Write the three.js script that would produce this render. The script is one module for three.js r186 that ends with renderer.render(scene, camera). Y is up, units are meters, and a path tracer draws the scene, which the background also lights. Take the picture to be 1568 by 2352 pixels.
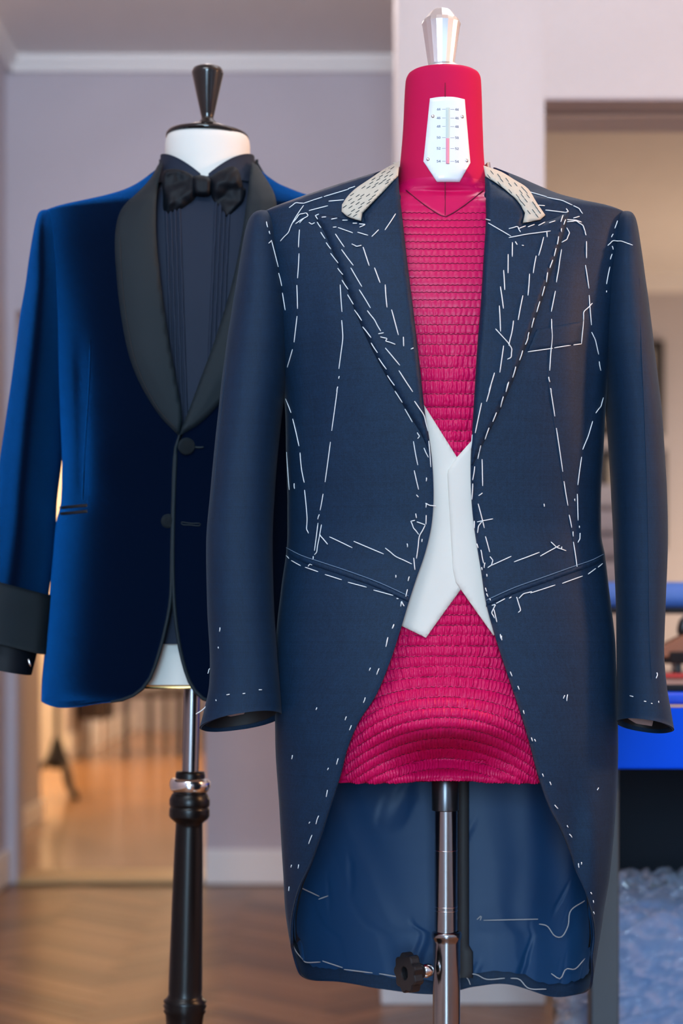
import * as THREE from 'three';
import { mergeGeometries, mergeVertices, toCreasedNormals } from 'three/addons/utils/BufferGeometryUtils.js';
import { RoundedBoxGeometry } from 'three/addons/geometries/RoundedBoxGeometry.js';
import { ImprovedNoise } from 'three/addons/math/ImprovedNoise.js';
import { RectAreaLightUniformsLib } from 'three/addons/lights/RectAreaLightUniformsLib.js';

// ---------------------------------------------------------------- camera, sky, light
const F = 4200, CX = 784, HOR = 1450, EYE = 0.925;            // focal length and horizon in photo pixels, eye height in metres
const scene = new THREE.Scene();
const camera = new THREE.PerspectiveCamera(2 * Math.atan(1176 / F) * 180 / Math.PI, 1568 / 2352, 0.05, 60);
camera.position.set(0, EYE, 0);
camera.lookAt(0, EYE, -1);
camera.setViewOffset(1568, 2352, 0, -(HOR - 1176), 1568, 2352);
camera.focus = 2.27;
camera.userData.fStop = 3.3;
const renderer = new THREE.WebGLRenderer();
renderer.toneMapping = THREE.LinearToneMapping;
renderer.toneMappingExposure = 1.0;
renderer.shadowMap.enabled = true;
RectAreaLightUniformsLib.init();
scene.background = new THREE.Color().setRGB(0.62, 0.78, 1.0);

const HC = 3.025;                                             // ceiling height
const daylight = new THREE.RectAreaLight(new THREE.Color().setRGB(0.50, 0.77, 1.0), 33, 1.5, 1.9);   // the shop window behind the camera
daylight.position.set(-0.35, 1.75, 5.15);
daylight.lookAt(-0.35, 1.75, -5);
daylight.name = 'shop_window_daylight';
scene.add(daylight);
const panelLight = new THREE.RectAreaLight(new THREE.Color().setRGB(0.84, 0.94, 1.0), 12, 1.15, 0.6);   // the fluorescent panel on the ceiling above the photographer
panelLight.position.set(-0.575, HC - 0.045, -0.55);
panelLight.lookAt(-0.575, 0, -0.55);
panelLight.name = 'ceiling_panel_light';
scene.add(panelLight);

// ---------------------------------------------------------------- small helpers
let seed = 12345;
const rnd = () => { seed = (seed * 1664525 + 1013904223) >>> 0; return seed / 4294967296; };
const perlin = new ImprovedNoise();
const noise = (x, y, z = 0) => perlin.noise(x + 31.7, y + 17.3, z + 5.1);
const clamp = (x, a, b) => Math.min(b, Math.max(a, x));
const lerp = (a, b, t) => a + (b - a) * t;
const sstep = (a, b, x) => { const t = clamp((x - a) / (b - a), 0, 1); return t * t * (3 - 2 * t); };
const V = (x, y, z) => new THREE.Vector3(x, y, z);
const P = (px, py, d) => V((px - CX) / F * d, EYE + (HOR - py) / F * d, -d);    // the point seen at a photo pixel, at a given distance
const hOf = (py, d) => EYE + (HOR - py) / F * d;
const xOf = (px, d) => (px - CX) / F * d;

const taken = {};
const numbered = (n) => { if (taken[n] === undefined) { taken[n] = 0; return n; } taken[n]++; return n + '_' + String(taken[n]).padStart(3, '0'); };
function thing(name, label, category, pos = V(0, 0, 0), group) {
  const o = new THREE.Group(); o.name = numbered(name); o.position.copy(pos); o.userData = { label, category };
  if (group) o.userData.group = group;
  scene.add(o); return o;
}
function rootOf(o) { while (o.parent && o.parent !== scene) o = o.parent; return o; }
// geometry is given in world coordinates and moved into the frame of its thing
function part(parent, name, geo, mat, label, kind) {
  const r = rootOf(parent).position;
  const g = geo.clone().translate(-r.x, -r.y, -r.z);
  const m = new THREE.Mesh(g, mat); m.name = name; m.castShadow = m.receiveShadow = true;
  if (label) m.userData.label = label;
  if (kind) m.userData.kind = kind;
  parent.add(m); return m;
}
function struct(name, geo, mat) {
  const m = new THREE.Mesh(geo, mat); m.name = name; m.userData = { kind: 'structure' }; m.castShadow = m.receiveShadow = true; scene.add(m); return m;
}
const box = (x0, x1, y0, y1, z0, z1) => { const g = new THREE.BoxGeometry(Math.abs(x1 - x0), Math.abs(y1 - y0), Math.abs(z1 - z0)); g.translate((x0 + x1) / 2, (y0 + y1) / 2, (z0 + z1) / 2); return g; };
const rbox = (x0, x1, y0, y1, z0, z1, r = 0.004, s = 2) => { const g = new RoundedBoxGeometry(Math.abs(x1 - x0), Math.abs(y1 - y0), Math.abs(z1 - z0), s, r); g.translate((x0 + x1) / 2, (y0 + y1) / 2, (z0 + z1) / 2); return g; };
function merge(list) { return mergeGeometries(list.map((g) => { const q = g.index ? g.toNonIndexed() : g; for (const k of Object.keys(q.attributes)) if (!['position', 'normal', 'uv'].includes(k)) q.deleteAttribute(k); return q; })); }
function lathe(profile, base, seg = 48) {                      // profile [[r, y]...] upward, at a base point
  const g = new THREE.LatheGeometry(profile.map(([r, y]) => new THREE.Vector2(Math.max(r, 1e-4), y)), seg);
  g.translate(base.x, base.y, base.z); return g;
}
function latheAlong(profile, a, axis, seg = 48) {              // the same, standing along an axis
  const g = new THREE.LatheGeometry(profile.map(([r, y]) => new THREE.Vector2(Math.max(r, 1e-4), y)), seg);
  g.applyQuaternion(new THREE.Quaternion().setFromUnitVectors(V(0, 1, 0), axis.clone().normalize()));
  g.translate(a.x, a.y, a.z); return g;
}
// a thread or wire with rounded ends
function thread(pts, r, seg = 5, closed = true) {
  const curve = new THREE.CatmullRomCurve3(pts, false, 'centripetal');
  const n = Math.max(3, Math.min(24, (pts.length - 1) * 4));
  const fr = curve.computeFrenetFrames(n, false), pos = [], idx = [];
  const rings = [];
  for (let i = 0; i <= n; i++) rings.push([i / n, 1]);
  const all = [[0, 0.05], [0, 0.7], ...rings.slice(1, -1), [1, 0.7], [1, 0.05]];
  all.forEach(([u, k]) => {
    const c = curve.getPointAt(u), i = Math.round(u * n), N = fr.normals[i], B = fr.binormals[i];
    for (let s = 0; s < seg; s++) { const a = s / seg * Math.PI * 2, q = c.clone().addScaledVector(N, Math.cos(a) * r * k).addScaledVector(B, Math.sin(a) * r * k); pos.push(q.x, q.y, q.z); }
  });
  for (let i = 0; i < all.length - 1; i++) for (let s = 0; s < seg; s++) { const a = i * seg + s, b = i * seg + (s + 1) % seg, c = a + seg, d = b + seg; idx.push(a, b, c, b, d, c); }
  const g = new THREE.BufferGeometry(); g.setAttribute('position', new THREE.Float32BufferAttribute(pos, 3)); g.setIndex(idx); g.computeVertexNormals();
  g.setAttribute('uv', new THREE.Float32BufferAttribute(new Float32Array(pos.length / 3 * 2), 2)); return g;
}
// smooth polyline through pixel points
function sp(pts, n = 8) {
  const c = new THREE.CatmullRomCurve3(pts.map(([x, y]) => V(x, y, 0)), false, 'centripetal'), out = [];
  const m = (pts.length - 1) * n; for (let i = 0; i <= m; i++) { const q = c.getPoint(i / m); out.push([q.x, q.y]); }
  return out;
}
// monotone cubic interpolation of table columns over h (rows sorted by falling h)
function pchip(xs, ys) {
  const n = xs.length, d = [], m = [];
  for (let i = 0; i < n - 1; i++) d.push((ys[i + 1] - ys[i]) / (xs[i + 1] - xs[i]));
  m.push(d[0]); for (let i = 1; i < n - 1; i++) m.push(d[i - 1] * d[i] <= 0 ? 0 : 2 * d[i - 1] * d[i] / (d[i - 1] + d[i])); m.push(d[n - 2]);
  return (x) => {
    if (x <= xs[0]) return ys[0]; if (x >= xs[n - 1]) return ys[n - 1];
    let lo = 0, hi = n - 1; while (hi - lo > 1) { const k = (lo + hi) >> 1; if (xs[k] <= x) lo = k; else hi = k; }
    const w = xs[hi] - xs[lo], t = (x - xs[lo]) / w, t2 = t * t, t3 = t2 * t;
    return (2 * t3 - 3 * t2 + 1) * ys[lo] + (t3 - 2 * t2 + t) * w * m[lo] + (-2 * t3 + 3 * t2) * ys[hi] + (t3 - t2) * w * m[hi];
  };
}
// a body or a tube of cloth given by level slices: rows of [py, left px, right px, depth in front, depth behind, shift forward]
function sliced(D, rows, n = 2.3, mod = null) {
  const hs = rows.map((r) => hOf(r[0], D)).reverse(), col = (f) => pchip(hs, rows.map(f).reverse());
  const cx = col((r) => xOf((r[1] + r[2]) / 2, D)), a = col((r) => (r[2] - r[1]) / 2 / F * D), bf = col((r) => r[3]), bb = col((r) => r[4]), zo = col((r) => r[5] || 0);
  const b = {
    D, n, hTop: hs[hs.length - 1], hBot: hs[0],
    uAt: (x, h) => (x - cx(h)) / a(h),
    tAt: (u) => Math.acos(Math.sign(u) * Math.pow(Math.min(1, Math.abs(u)), n / 2)),
    pt(t, h) {
      const c = Math.cos(t), s = Math.sin(t), e = 2 / n;
      const x = cx(h) + a(h) * Math.sign(c) * Math.pow(Math.abs(c), e);
      let z = -D + zo(h) + Math.sign(s) * (s > 0 ? bf(h) : bb(h)) * Math.pow(Math.abs(s), e);
      if (mod) z += mod(x, h, s) * (s > 0 ? Math.pow(s, 0.5) : -Math.pow(-s, 0.5) * 0.6);
      return V(x, h, z);
    },
    nrm(t, h) {
      const e = 1e-3, A = b.pt(t + e, h).sub(b.pt(t - e, h)), B = b.pt(t, h + 1e-3).sub(b.pt(t, h - 1e-3)), q = A.cross(B);
      if (q.lengthSq() < 1e-16) return V(0, 1, 0);
      q.normalize(); const c = b.pt(t, h); if ((c.x - cx(h)) * q.x + (c.z + D - zo(h)) * q.z < 0) q.negate(); return q;
    },
    frontZ(x, h) {
      const u = clamp((x - cx(h)) / a(h), -0.9995, 0.9995), s2 = Math.pow(1 - Math.pow(Math.abs(u), n), 1 / n);
      let z = -D + zo(h) + bf(h) * s2; if (mod) z += mod(x, h, 1) * Math.sqrt(s2); return z;
    },
    // the distance at which the photo ray through a pixel meets the front
    depth(px, py) { let d = D - bf(hOf(py, D)) * 0.8; for (let i = 0; i < 40; i++) d = d * 0.55 + 0.45 * -b.frontZ(xOf(px, d), hOf(py, d)); return d; },
    lift(px, py, off = 0) { return P(px, py, b.depth(px, py) - off); },
    inside(px, py) { const h = hOf(py, D); return h < b.hTop && h > b.hBot && Math.abs(b.uAt(xOf(px, D), h)) < 0.985; },
    liftBack(px, py, off = 0) {
      let d = D + bb(hOf(py, D)); for (let i = 0; i < 30; i++) { const h = hOf(py, d), x = xOf(px, d), u = clamp((x - cx(h)) / a(h), -0.999, 0.999); d = d * 0.5 + 0.5 * (D - zo(h) + bb(h) * Math.pow(1 - Math.pow(Math.abs(u), n), 1 / n)); }
      return P(px, py, d - off);
    },
  };
  return b;
}
// edge angle as a function of height, from a pixel polyline on the front of a body
function edgeT(body, pts) {
  const q = sp(pts, 4).map(([x, y]) => { const p = body.lift(x, y); return [p.y, body.tAt(clamp(body.uAt(p.x, p.y), -1, 1))]; }).sort((a, b) => a[0] - b[0]);
  const f = []; for (const e of q) if (!f.length || e[0] - f[f.length - 1][0] > 1e-4) f.push(e);
  return pchip(f.map((e) => e[0]), f.map((e) => e[1]));
}
// a sheet of cloth with thickness on a sliced body: rows of heights, angles from tA to tB
function shell(body, { rows, nt = 120, tA = () => 0, tB = () => Math.PI * 2, hAt = (s, h) => h, off = 0, th = 0.0025, wave = null, inner = true }) {
  const nh = rows.length - 1, W = nt + 1, pos = [], uv = [], idx = [], layers = inner ? 2 : 1;
  for (let k = 0; k < layers; k++) for (let j = 0; j <= nh; j++) for (let i = 0; i <= nt; i++) {
    const s = i / nt, h = hAt(s, rows[j], j / nh), t = lerp(tA(h, s), tB(h, s), s), p = body.pt(t, h), n = body.nrm(t, h);
    p.addScaledVector(n, off - k * th + (wave ? wave(t, h, s) : 0));
    pos.push(p.x, p.y, p.z); uv.push(s * 1.05, h);
  }
  const N = W * (nh + 1);
  for (let k = 0; k < layers; k++) for (let j = 0; j < nh; j++) for (let i = 0; i < nt; i++) {
    const a = k * N + j * W + i, b = a + 1, c = a + W, d = c + 1; if (k) idx.push(a, b, c, b, d, c); else idx.push(a, c, b, b, c, d);
  }
  if (inner) {
    const rim = (a, b) => idx.push(a, b, a + N, b, b + N, a + N);
    for (let j = 0; j < nh; j++) { rim(j * W, (j + 1) * W); rim((j + 1) * W + nt, j * W + nt); }
    for (let i = 0; i < nt; i++) { rim(nh * W + i, nh * W + i + 1); rim(i + 1, i); }
  }
  const g = new THREE.BufferGeometry(); g.setAttribute('position', new THREE.Float32BufferAttribute(pos, 3)); g.setAttribute('uv', new THREE.Float32BufferAttribute(uv, 2)); g.setIndex(idx); g.computeVertexNormals();
  return g;
}
function inPoly(poly, x, y) { let r = false; for (let i = 0, j = poly.length - 1; i < poly.length; j = i++) { const [ax, ay] = poly[i], [bx, by] = poly[j]; if ((ay > y) !== (by > y) && x < (bx - ax) * (y - ay) / (by - ay) + ax) r = !r; } return r; }
function distPoly(poly, x, y) {
  let m = 1e9; for (let i = 0, j = poly.length - 1; i < poly.length; j = i++) { const [ax, ay] = poly[i], [bx, by] = poly[j], dx = bx - ax, dy = by - ay, l = dx * dx + dy * dy, t = l ? clamp(((x - ax) * dx + (y - ay) * dy) / l, 0, 1) : 0; m = Math.min(m, Math.hypot(x - ax - dx * t, y - ay - dy * t)); } return m;
}
// a cut piece of cloth or sheet, its outline in pixels, laid on a body: lift(px, py, off) gives the point; top(dist, px, py) and bottom(...) its heights over the body
function cut(poly, lift, { cell = 8, top, bottom = null, uvOf = null }) {
  const xs = poly.map((p) => p[0]), ys = poly.map((p) => p[1]), x0 = Math.min(...xs), x1 = Math.max(...xs), y0 = Math.min(...ys), y1 = Math.max(...ys);
  const pos = [], uv = [], idx = [], seen = new Map();
  const vert = (x, y) => {
    const key = Math.round(x * 16) + ',' + Math.round(y * 16); if (seen.has(key)) return seen.get(key);
    const d = distPoly(poly, x, y), a = lift(x, y, top(d, x, y)), b = bottom ? lift(x, y, bottom(d, x, y)) : null, i = pos.length / 3 / (bottom ? 2 : 1);
    const w = uvOf ? uvOf(a) : [a.x, a.y];
    pos.push(a.x, a.y, a.z); uv.push(...w); if (b) { pos.push(b.x, b.y, b.z); uv.push(...w); }
    seen.set(key, i); return i;
  };
  const tri = (a, b, c) => { if (a === b || b === c || a === c) return; const k = bottom ? 2 : 1; idx.push(a * k, c * k, b * k); if (bottom) idx.push(a * 2 + 1, b * 2 + 1, c * 2 + 1); };
  const clip = (pts, ax, val, sg) => { const out = []; for (let i = 0; i < pts.length; i++) { const A = pts[i], B = pts[(i + 1) % pts.length], da = (A[ax] - val) * sg, db = (B[ax] - val) * sg; if (da >= 0) out.push(A); if ((da > 0 && db < 0) || (da < 0 && db > 0)) { const t = da / (da - db); out.push([A[0] + (B[0] - A[0]) * t, A[1] + (B[1] - A[1]) * t]); } } return out; };
  for (let y = Math.floor(y0 / cell) * cell; y < y1; y += cell) {
    let strip = clip(clip(poly, 1, y, 1), 1, y + cell, -1);
    if (strip.length < 3) continue;
    for (let x = Math.floor(x0 / cell) * cell; x < x1; x += cell) {
      const cx = x + cell / 2, cy = y + cell / 2;
      if (distPoly(poly, cx, cy) > cell * 0.75) {
        if (inPoly(poly, cx, cy)) { const a = vert(x, y), b = vert(x + cell, y), c = vert(x, y + cell), d = vert(x + cell, y + cell); tri(a, b, c); tri(b, d, c); }
        continue;
      }
      const q = clip(clip(strip, 0, x, 1), 0, x + cell, -1); if (q.length < 3) continue;
      const cleaned = q.filter((p, i) => { const o = q[(i + 1) % q.length]; return Math.hypot(p[0] - o[0], p[1] - o[1]) > 0.05; }); if (cleaned.length < 3) continue;
      const v2 = cleaned.map((p) => new THREE.Vector2(p[0], p[1])), area = THREE.ShapeUtils.area(v2); if (Math.abs(area) < 0.02) continue;
      if (area < 0) { v2.reverse(); cleaned.reverse(); }
      for (const [a, b, c] of THREE.ShapeUtils.triangulateShape(v2, [])) tri(vert(...cleaned[a]), vert(...cleaned[b]), vert(...cleaned[c]));
    }
  }
  const g = new THREE.BufferGeometry(); g.setAttribute('position', new THREE.Float32BufferAttribute(pos, 3)); g.setAttribute('uv', new THREE.Float32BufferAttribute(uv, 2)); g.setIndex(idx);
  if (bottom) {                                                // close the edge
    const e = new Map(); for (let i = 0; i < idx.length; i += 3) { const [a, b, c] = [idx[i], idx[i + 1], idx[i + 2]]; if (a % 2) continue; for (const [p, q] of [[a, b], [b, c], [c, a]]) { const k = Math.min(p, q) + '_' + Math.max(p, q); e.set(k, e.has(k) ? null : [p, q]); } }
    const extra = []; for (const v of e.values()) if (v) { const [p, q] = v; extra.push(q, p, p + 1, q, p + 1, q + 1); }
    g.setIndex(idx.concat(extra));
  }
  g.computeVertexNormals(); return g;
}
const pillow = (th, r, base = 0) => (d) => { const e = Math.min(1, d / r); return base + th * Math.sqrt(1 - (1 - e) * (1 - e)); };

// ---------------------------------------------------------------- materials
function tex(n, f, srgb, repeat = [1, 1]) {
  const data = new Uint8Array(n * n * 4);
  for (let y = 0; y < n; y++) for (let x = 0; x < n; x++) { const c = f(x / n, y / n, x, y), o = (y * n + x) * 4; for (let k = 0; k < 3; k++) data[o + k] = clamp(Math.round((Array.isArray(c) ? c[k] : c) * 255), 0, 255); data[o + 3] = 255; }
  const t = new THREE.DataTexture(data, n, n); t.wrapS = t.wrapT = THREE.RepeatWrapping; t.magFilter = THREE.LinearFilter; t.minFilter = THREE.LinearMipmapLinearFilter; t.repeat.set(...repeat);
  if (srgb) t.colorSpace = THREE.SRGBColorSpace; t.needsUpdate = true; return t;
}
const tileNoise = (u, v, f, z = 0) => { const a = u * Math.PI * 2, b = v * Math.PI * 2, r = f / (Math.PI * 2); return noise(Math.cos(a) * r + 3 * z, Math.sin(a) * r + Math.cos(b) * r, Math.sin(b) * r + z); };
const rowN = Array.from({ length: 256 }, () => rnd() - 0.5), colN = Array.from({ length: 256 }, () => rnd() - 0.5);
const weave = tex(256, (u, v, x, y) => 0.74 + 0.22 * (rnd() - 0.5) * 2 + 0.16 * rowN[y] + 0.12 * colN[x] + 0.12 * tileNoise(u, v, 40) + 0.08 * tileNoise(u, v, 9, 4), false, [6, 6]);
const weaveBump = tex(256, (u, v, x, y) => 0.5 + 0.22 * Math.sin((x + y) * Math.PI / 2) + (rnd() - 0.5) * 0.4, false, [28, 28]);
const rib = tex(256, (u, v, x, y) => 0.5 + 0.35 * Math.sin(x * Math.PI / 4) + (rnd() - 0.5) * 0.2, false, [30, 12]);
const pile = tex(256, () => 0.5 + (rnd() - 0.5) * 0.8, false, [60, 60]);
const canvasWeave = tex(128, (u, v, x, y) => 0.86 + ((x >> 1) % 2 === (y >> 1) % 2 ? 0.08 : -0.06) + (rnd() - 0.5) * 0.2, false, [22, 22]);
const plaster = tex(256, (u, v) => 0.93 + 0.05 * tileNoise(u, v, 6) + (rnd() - 0.5) * 0.03, false, [0.6, 0.6]);
const rgb = (r, g, b) => new THREE.Color().setRGB(r, g, b);
const std = (o) => new THREE.MeshStandardMaterial({ side: THREE.DoubleSide, ...o });
const phy = (o) => new THREE.MeshPhysicalMaterial({ side: THREE.DoubleSide, ...o });
const M = {
  wool: phy({ color: rgb(0.0060, 0.0285, 0.072), roughness: 0.58, map: weave, bumpMap: weaveBump, bumpScale: 0.0001, sheen: 0.5, sheenColor: rgb(0.26, 0.26, 0.27), sheenRoughness: 0.4, specularIntensity: 0.45 }),
  lining: phy({ color: rgb(0.0040, 0.040, 0.115), roughness: 0.45, specularIntensity: 0.5, bumpMap: weaveBump, bumpScale: 0.00005, sheen: 0.2, sheenColor: rgb(0.3, 0.4, 0.6) }),
  sleeveLining: std({ color: rgb(0.012, 0.011, 0.013), roughness: 0.6 }),
  facing: std({ color: rgb(0.016, 0.012, 0.014), roughness: 0.7 }),
  stay: std({ color: rgb(0.42, 0.30, 0.29), roughness: 0.8 }),
  canvas: std({ color: rgb(0.66, 0.60, 0.50), roughness: 0.9, map: canvasWeave, bumpMap: canvasWeave, bumpScale: 0.0004 }),
  padStitch: std({ color: rgb(0.05, 0.07, 0.08), roughness: 0.8 }),
  thread: std({ color: rgb(0.80, 0.84, 0.86), roughness: 0.6 }),
  liningThread: std({ color: rgb(0.45, 0.45, 0.46), roughness: 0.6 }),
  chalk: std({ color: rgb(0.13, 0.2, 0.3), roughness: 0.9 }),
  pique: std({ color: rgb(0.78, 0.745, 0.68), roughness: 0.75, bumpMap: weaveBump, bumpScale: 0.00008 }),
  satinRed: phy({ color: rgb(0.64, 0.004, 0.10), roughness: 0.38, specularIntensity: 0.5, sheen: 0.03, sheenColor: rgb(0.9, 0.2, 0.45), sheenRoughness: 0.5 }),
  jerseyRed: phy({ color: rgb(0.58, 0.004, 0.075), roughness: 0.75, bumpMap: weaveBump, bumpScale: 0.00008, specularIntensity: 0.4, sheen: 0.04, sheenColor: rgb(0.9, 0.15, 0.4) }),
  redThread: std({ color: rgb(0.13, 0.004, 0.025), roughness: 0.8 }),
  chrome: std({ color: rgb(0.82, 0.83, 0.85), roughness: 0.14, metalness: 1 }),
  brushed: std({ color: rgb(0.93, 0.94, 0.96), roughness: 0.38, metalness: 1 }),
  wornChrome: std({ color: rgb(0.34, 0.33, 0.34), roughness: 0.2, metalness: 1 }),
  darkMetal: std({ color: rgb(0.10, 0.10, 0.11), roughness: 0.28, metalness: 0.9 }),
  blackPlastic: std({ color: rgb(0.012, 0.012, 0.014), roughness: 0.3 }),
  enamel: phy({ color: rgb(0.80, 0.82, 0.85), roughness: 0.35, clearcoat: 0.4 }),
  pinkGlass: phy({ color: rgb(0.85, 0.30, 0.42), roughness: 0.25 }),
  greenGlass: phy({ color: rgb(0.58, 0.68, 0.64), roughness: 0.25 }),
  brass: std({ color: rgb(0.75, 0.52, 0.22), roughness: 0.3, metalness: 1 }),
  velvet: phy({ color: rgb(0.0005, 0.0042, 0.017), roughness: 0.95, sheen: 2, sheenColor: rgb(0.012, 0.28, 1.0), sheenRoughness: 0.5, bumpMap: pile, bumpScale: 0.0003, specularIntensity: 0.08 }),
  grosgrain: phy({ color: rgb(0.0055, 0.0135, 0.020), roughness: 0.62, specularIntensity: 0.6, bumpMap: rib, bumpScale: 0.0002, sheen: 0.1, sheenColor: rgb(0.2, 0.3, 0.35) }),
  shirt: std({ color: rgb(0.004, 0.013, 0.035), roughness: 0.8, bumpMap: weaveBump, bumpScale: 0.00006 }),
  silk: phy({ color: rgb(0.0016, 0.0040, 0.0085), roughness: 0.6, specularIntensity: 0.5, sheen: 0.02, sheenColor: rgb(0.1, 0.2, 0.3) }),
  formWhite: std({ color: rgb(0.83, 0.82, 0.77), roughness: 0.8, bumpMap: weaveBump, bumpScale: 0.00008 }),
  blackLacquer: phy({ color: rgb(0.005, 0.0045, 0.005), roughness: 0.12, clearcoat: 0.5, clearcoatRoughness: 0.06 }),
  blackWood: phy({ color: rgb(0.004, 0.003, 0.0035), roughness: 0.32, specularIntensity: 0.7 }),
  wall: std({ color: rgb(0.575, 0.545, 0.625), roughness: 0.9, map: plaster }),
  wallPale: std({ color: rgb(0.715, 0.70, 0.735), roughness: 0.9, map: plaster }),
  wallWarm: std({ color: rgb(0.58, 0.56, 0.61), roughness: 0.9, map: plaster }),
  ceiling: std({ color: rgb(0.88, 0.88, 0.90), roughness: 0.95, map: plaster }),
  trim: std({ color: rgb(0.86, 0.86, 0.88), roughness: 0.45 }),
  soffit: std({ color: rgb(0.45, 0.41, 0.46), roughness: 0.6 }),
  oakSill: std({ color: rgb(0.52, 0.35, 0.16), roughness: 0.4 }),
};

// ---------------------------------------------------------------- the rooms
const DW = 6.70, DP = 4.55;                                    // distances of the back wall and of the pillar
function walled(w0, w1, y0, y1, depth, holes) {                // a wall in the xy plane, thickness behind it, with openings
  const s = new THREE.Shape([[w0, y0], [w1, y0], [w1, y1], [w0, y1]].map((p) => new THREE.Vector2(...p)));
  for (const [a, b, c, d] of holes) s.holes.push(new THREE.Path([[a, c], [a, d], [b, d], [b, c]].map((p) => new THREE.Vector2(...p))));
  return new THREE.ExtrudeGeometry(s, { depth, bevelEnabled: false });
}
struct('ceiling', box(-4, 4.2, HC, HC + 0.15, 5.5, -17.4), M.ceiling);
const floor = struct('floor', box(-4, 4.2, -0.12, -0.014, 5.5, -17.4), std({ color: rgb(0.12, 0.06, 0.025), roughness: 0.6 }));
struct('wall_left', box(-1.38, -1.23, 0, HC, 5.2, -DW), M.wall);
struct('wall_right', box(3.6, 3.75, 0, HC, 5.2, -17.2), M.wallWarm);
{ const g = walled(-1.38, 3.75, 0, HC, 0.18, [[-1.12, 0.42, 0.78, 2.72]]); g.translate(0, 0, 5.2); struct('wall_front', g, M.wallPale); }
{ // the back wall stands from the left wall to behind the pillar, with the doorway down to the floor
  const s = new THREE.Shape([[-1.38, 0], [-1.19, 0], [-1.19, 2.10], [-0.50, 2.10], [-0.50, 0], [0.62, 0], [0.62, HC], [-1.38, HC]].map((p) => new THREE.Vector2(...p)));
  const g = new THREE.ExtrudeGeometry(s, { depth: 0.15, bevelEnabled: false }); g.translate(0, 0, -DW - 0.15); struct('wall_back', g, M.wall);
}
struct('wall_dividing', box(0.50, 0.62, 0, HC, -DW - 0.15, -17.2), M.wallWarm);
struct('wall_pillar', box(0.14, 0.505, 0, HC, -DP, -DP - 0.35), M.wallPale);
struct('wall_header', merge([box(0.505, 2.9, 2.262, HC, -DP - 0.03, -DP - 0.13), box(0.505, 2.9, 2.45, HC, -DP - 0.13, -DP - 0.20), box(0.505, 2.9, 2.262, HC, -DP - 0.20, -DP - 0.35)]), M.wallPale);
struct('trim_track', box(0.507, 2.9, 2.30, 2.34, -DP - 0.135, -DP - 0.195), M.blackPlastic);
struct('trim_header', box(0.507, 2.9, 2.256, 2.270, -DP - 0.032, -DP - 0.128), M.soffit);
struct('wall_beside_opening', box(2.9, 3.6, 0, HC, -DP, -DP - 0.35), M.wallPale);
struct('wall_far_right', box(0.62, 3.6, 0, HC, -10.75, -10.9), M.wallWarm);
struct('wall_passage', box(-1.63, -1.48, 0, HC, -DW - 0.15, -9.0), M.wallWarm);
struct('wall_alcove_front', box(-3.6, -1.63, 0, HC, -8.85, -9.0), M.wallWarm);
struct('wall_alcove_side', box(-3.75, -3.6, 0, HC, -8.85, -13.05), M.wallWarm);
struct('wall_alcove_back', box(-3.6, -1.95, 0, HC, -12.9, -13.05), M.wallWarm);
struct('wall_far_left', box(-2.10, -1.95, 0, HC, -13.05, -17.2), M.wallWarm);
struct('wall_far_end', box(-2.10, 3.75, 0, HC, -17.05, -17.2), M.wallWarm);
// mouldings
const moulding = (x0, x1, z) => merge([box(x0, x1, HC - 0.030, HC, z, z + 0.05), box(x0, x1, HC - 0.056, HC - 0.028, z, z + 0.03)]);
struct('trim_crown_back', moulding(-1.23, 0.62, -DW), M.trim);
struct('trim_crown_left', merge([box(-1.23, -1.18, HC - 0.03, HC, 5.2, -DW), box(-1.23, -1.20, HC - 0.056, HC - 0.028, 5.2, -DW)]), M.trim);
struct('trim_crown_far_right', merge([box(0.62, 3.6, HC - 0.11, HC, -10.75, -10.68)]), M.trim);
const skirting = (x0, x1, z0, z1, h) => merge([rbox(x0, x1, 0, h, z0, z1, 0.004)]);
struct('baseboard_back', skirting(-0.50, 0.62, -DW + 0.001, -DW + 0.018, 0.128), M.trim);
struct('baseboard_pillar', skirting(0.098, 0.505, -DP - 0.36, -DP + 0.02, 0.10), M.trim);
struct('baseboard_passage', skirting(-1.48, -1.462, -DW - 0.16, -9.0, 0.10), M.trim);
struct('baseboard_far_left', skirting(-1.95, -1.93, -12.9, -17.05, 0.19), M.trim);
struct('baseboard_left', skirting(-1.23, -1.212, 5.2, -DW, 0.128), M.trim);
struct('trim_threshold', rbox(-1.188, -0.502, 0, 0.016, -DW - 0.30, -DW + 0.02, 0.004), M.oakSill);
{ // the shop window behind the camera: frame, mullion and panes
  const w = new THREE.Group(); w.name = 'window_1'; w.userData = { kind: 'structure' }; scene.add(w);
  part(w, 'window_frame', merge([box(-1.12, -1.07, 0.78, 2.72, 5.22, 5.3), box(0.37, 0.42, 0.78, 2.72, 5.22, 5.3), box(-1.07, 0.37, 0.78, 0.83, 5.22, 5.3), box(-1.07, 0.37, 2.67, 2.72, 5.22, 5.3)]), M.trim);
  part(w, 'mullion', box(-0.37, -0.33, 0.83, 2.67, 5.23, 5.29), M.trim);
  const glass = phy({ color: 0xffffff, transmission: 1, roughness: 0, thickness: 0 });
  part(w, 'pane', box(-1.07, -0.37, 0.83, 2.67, 5.257, 5.263), glass); part(w, 'pane', box(-0.33, 0.37, 0.83, 2.67, 5.257, 5.263), glass);
}
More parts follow.
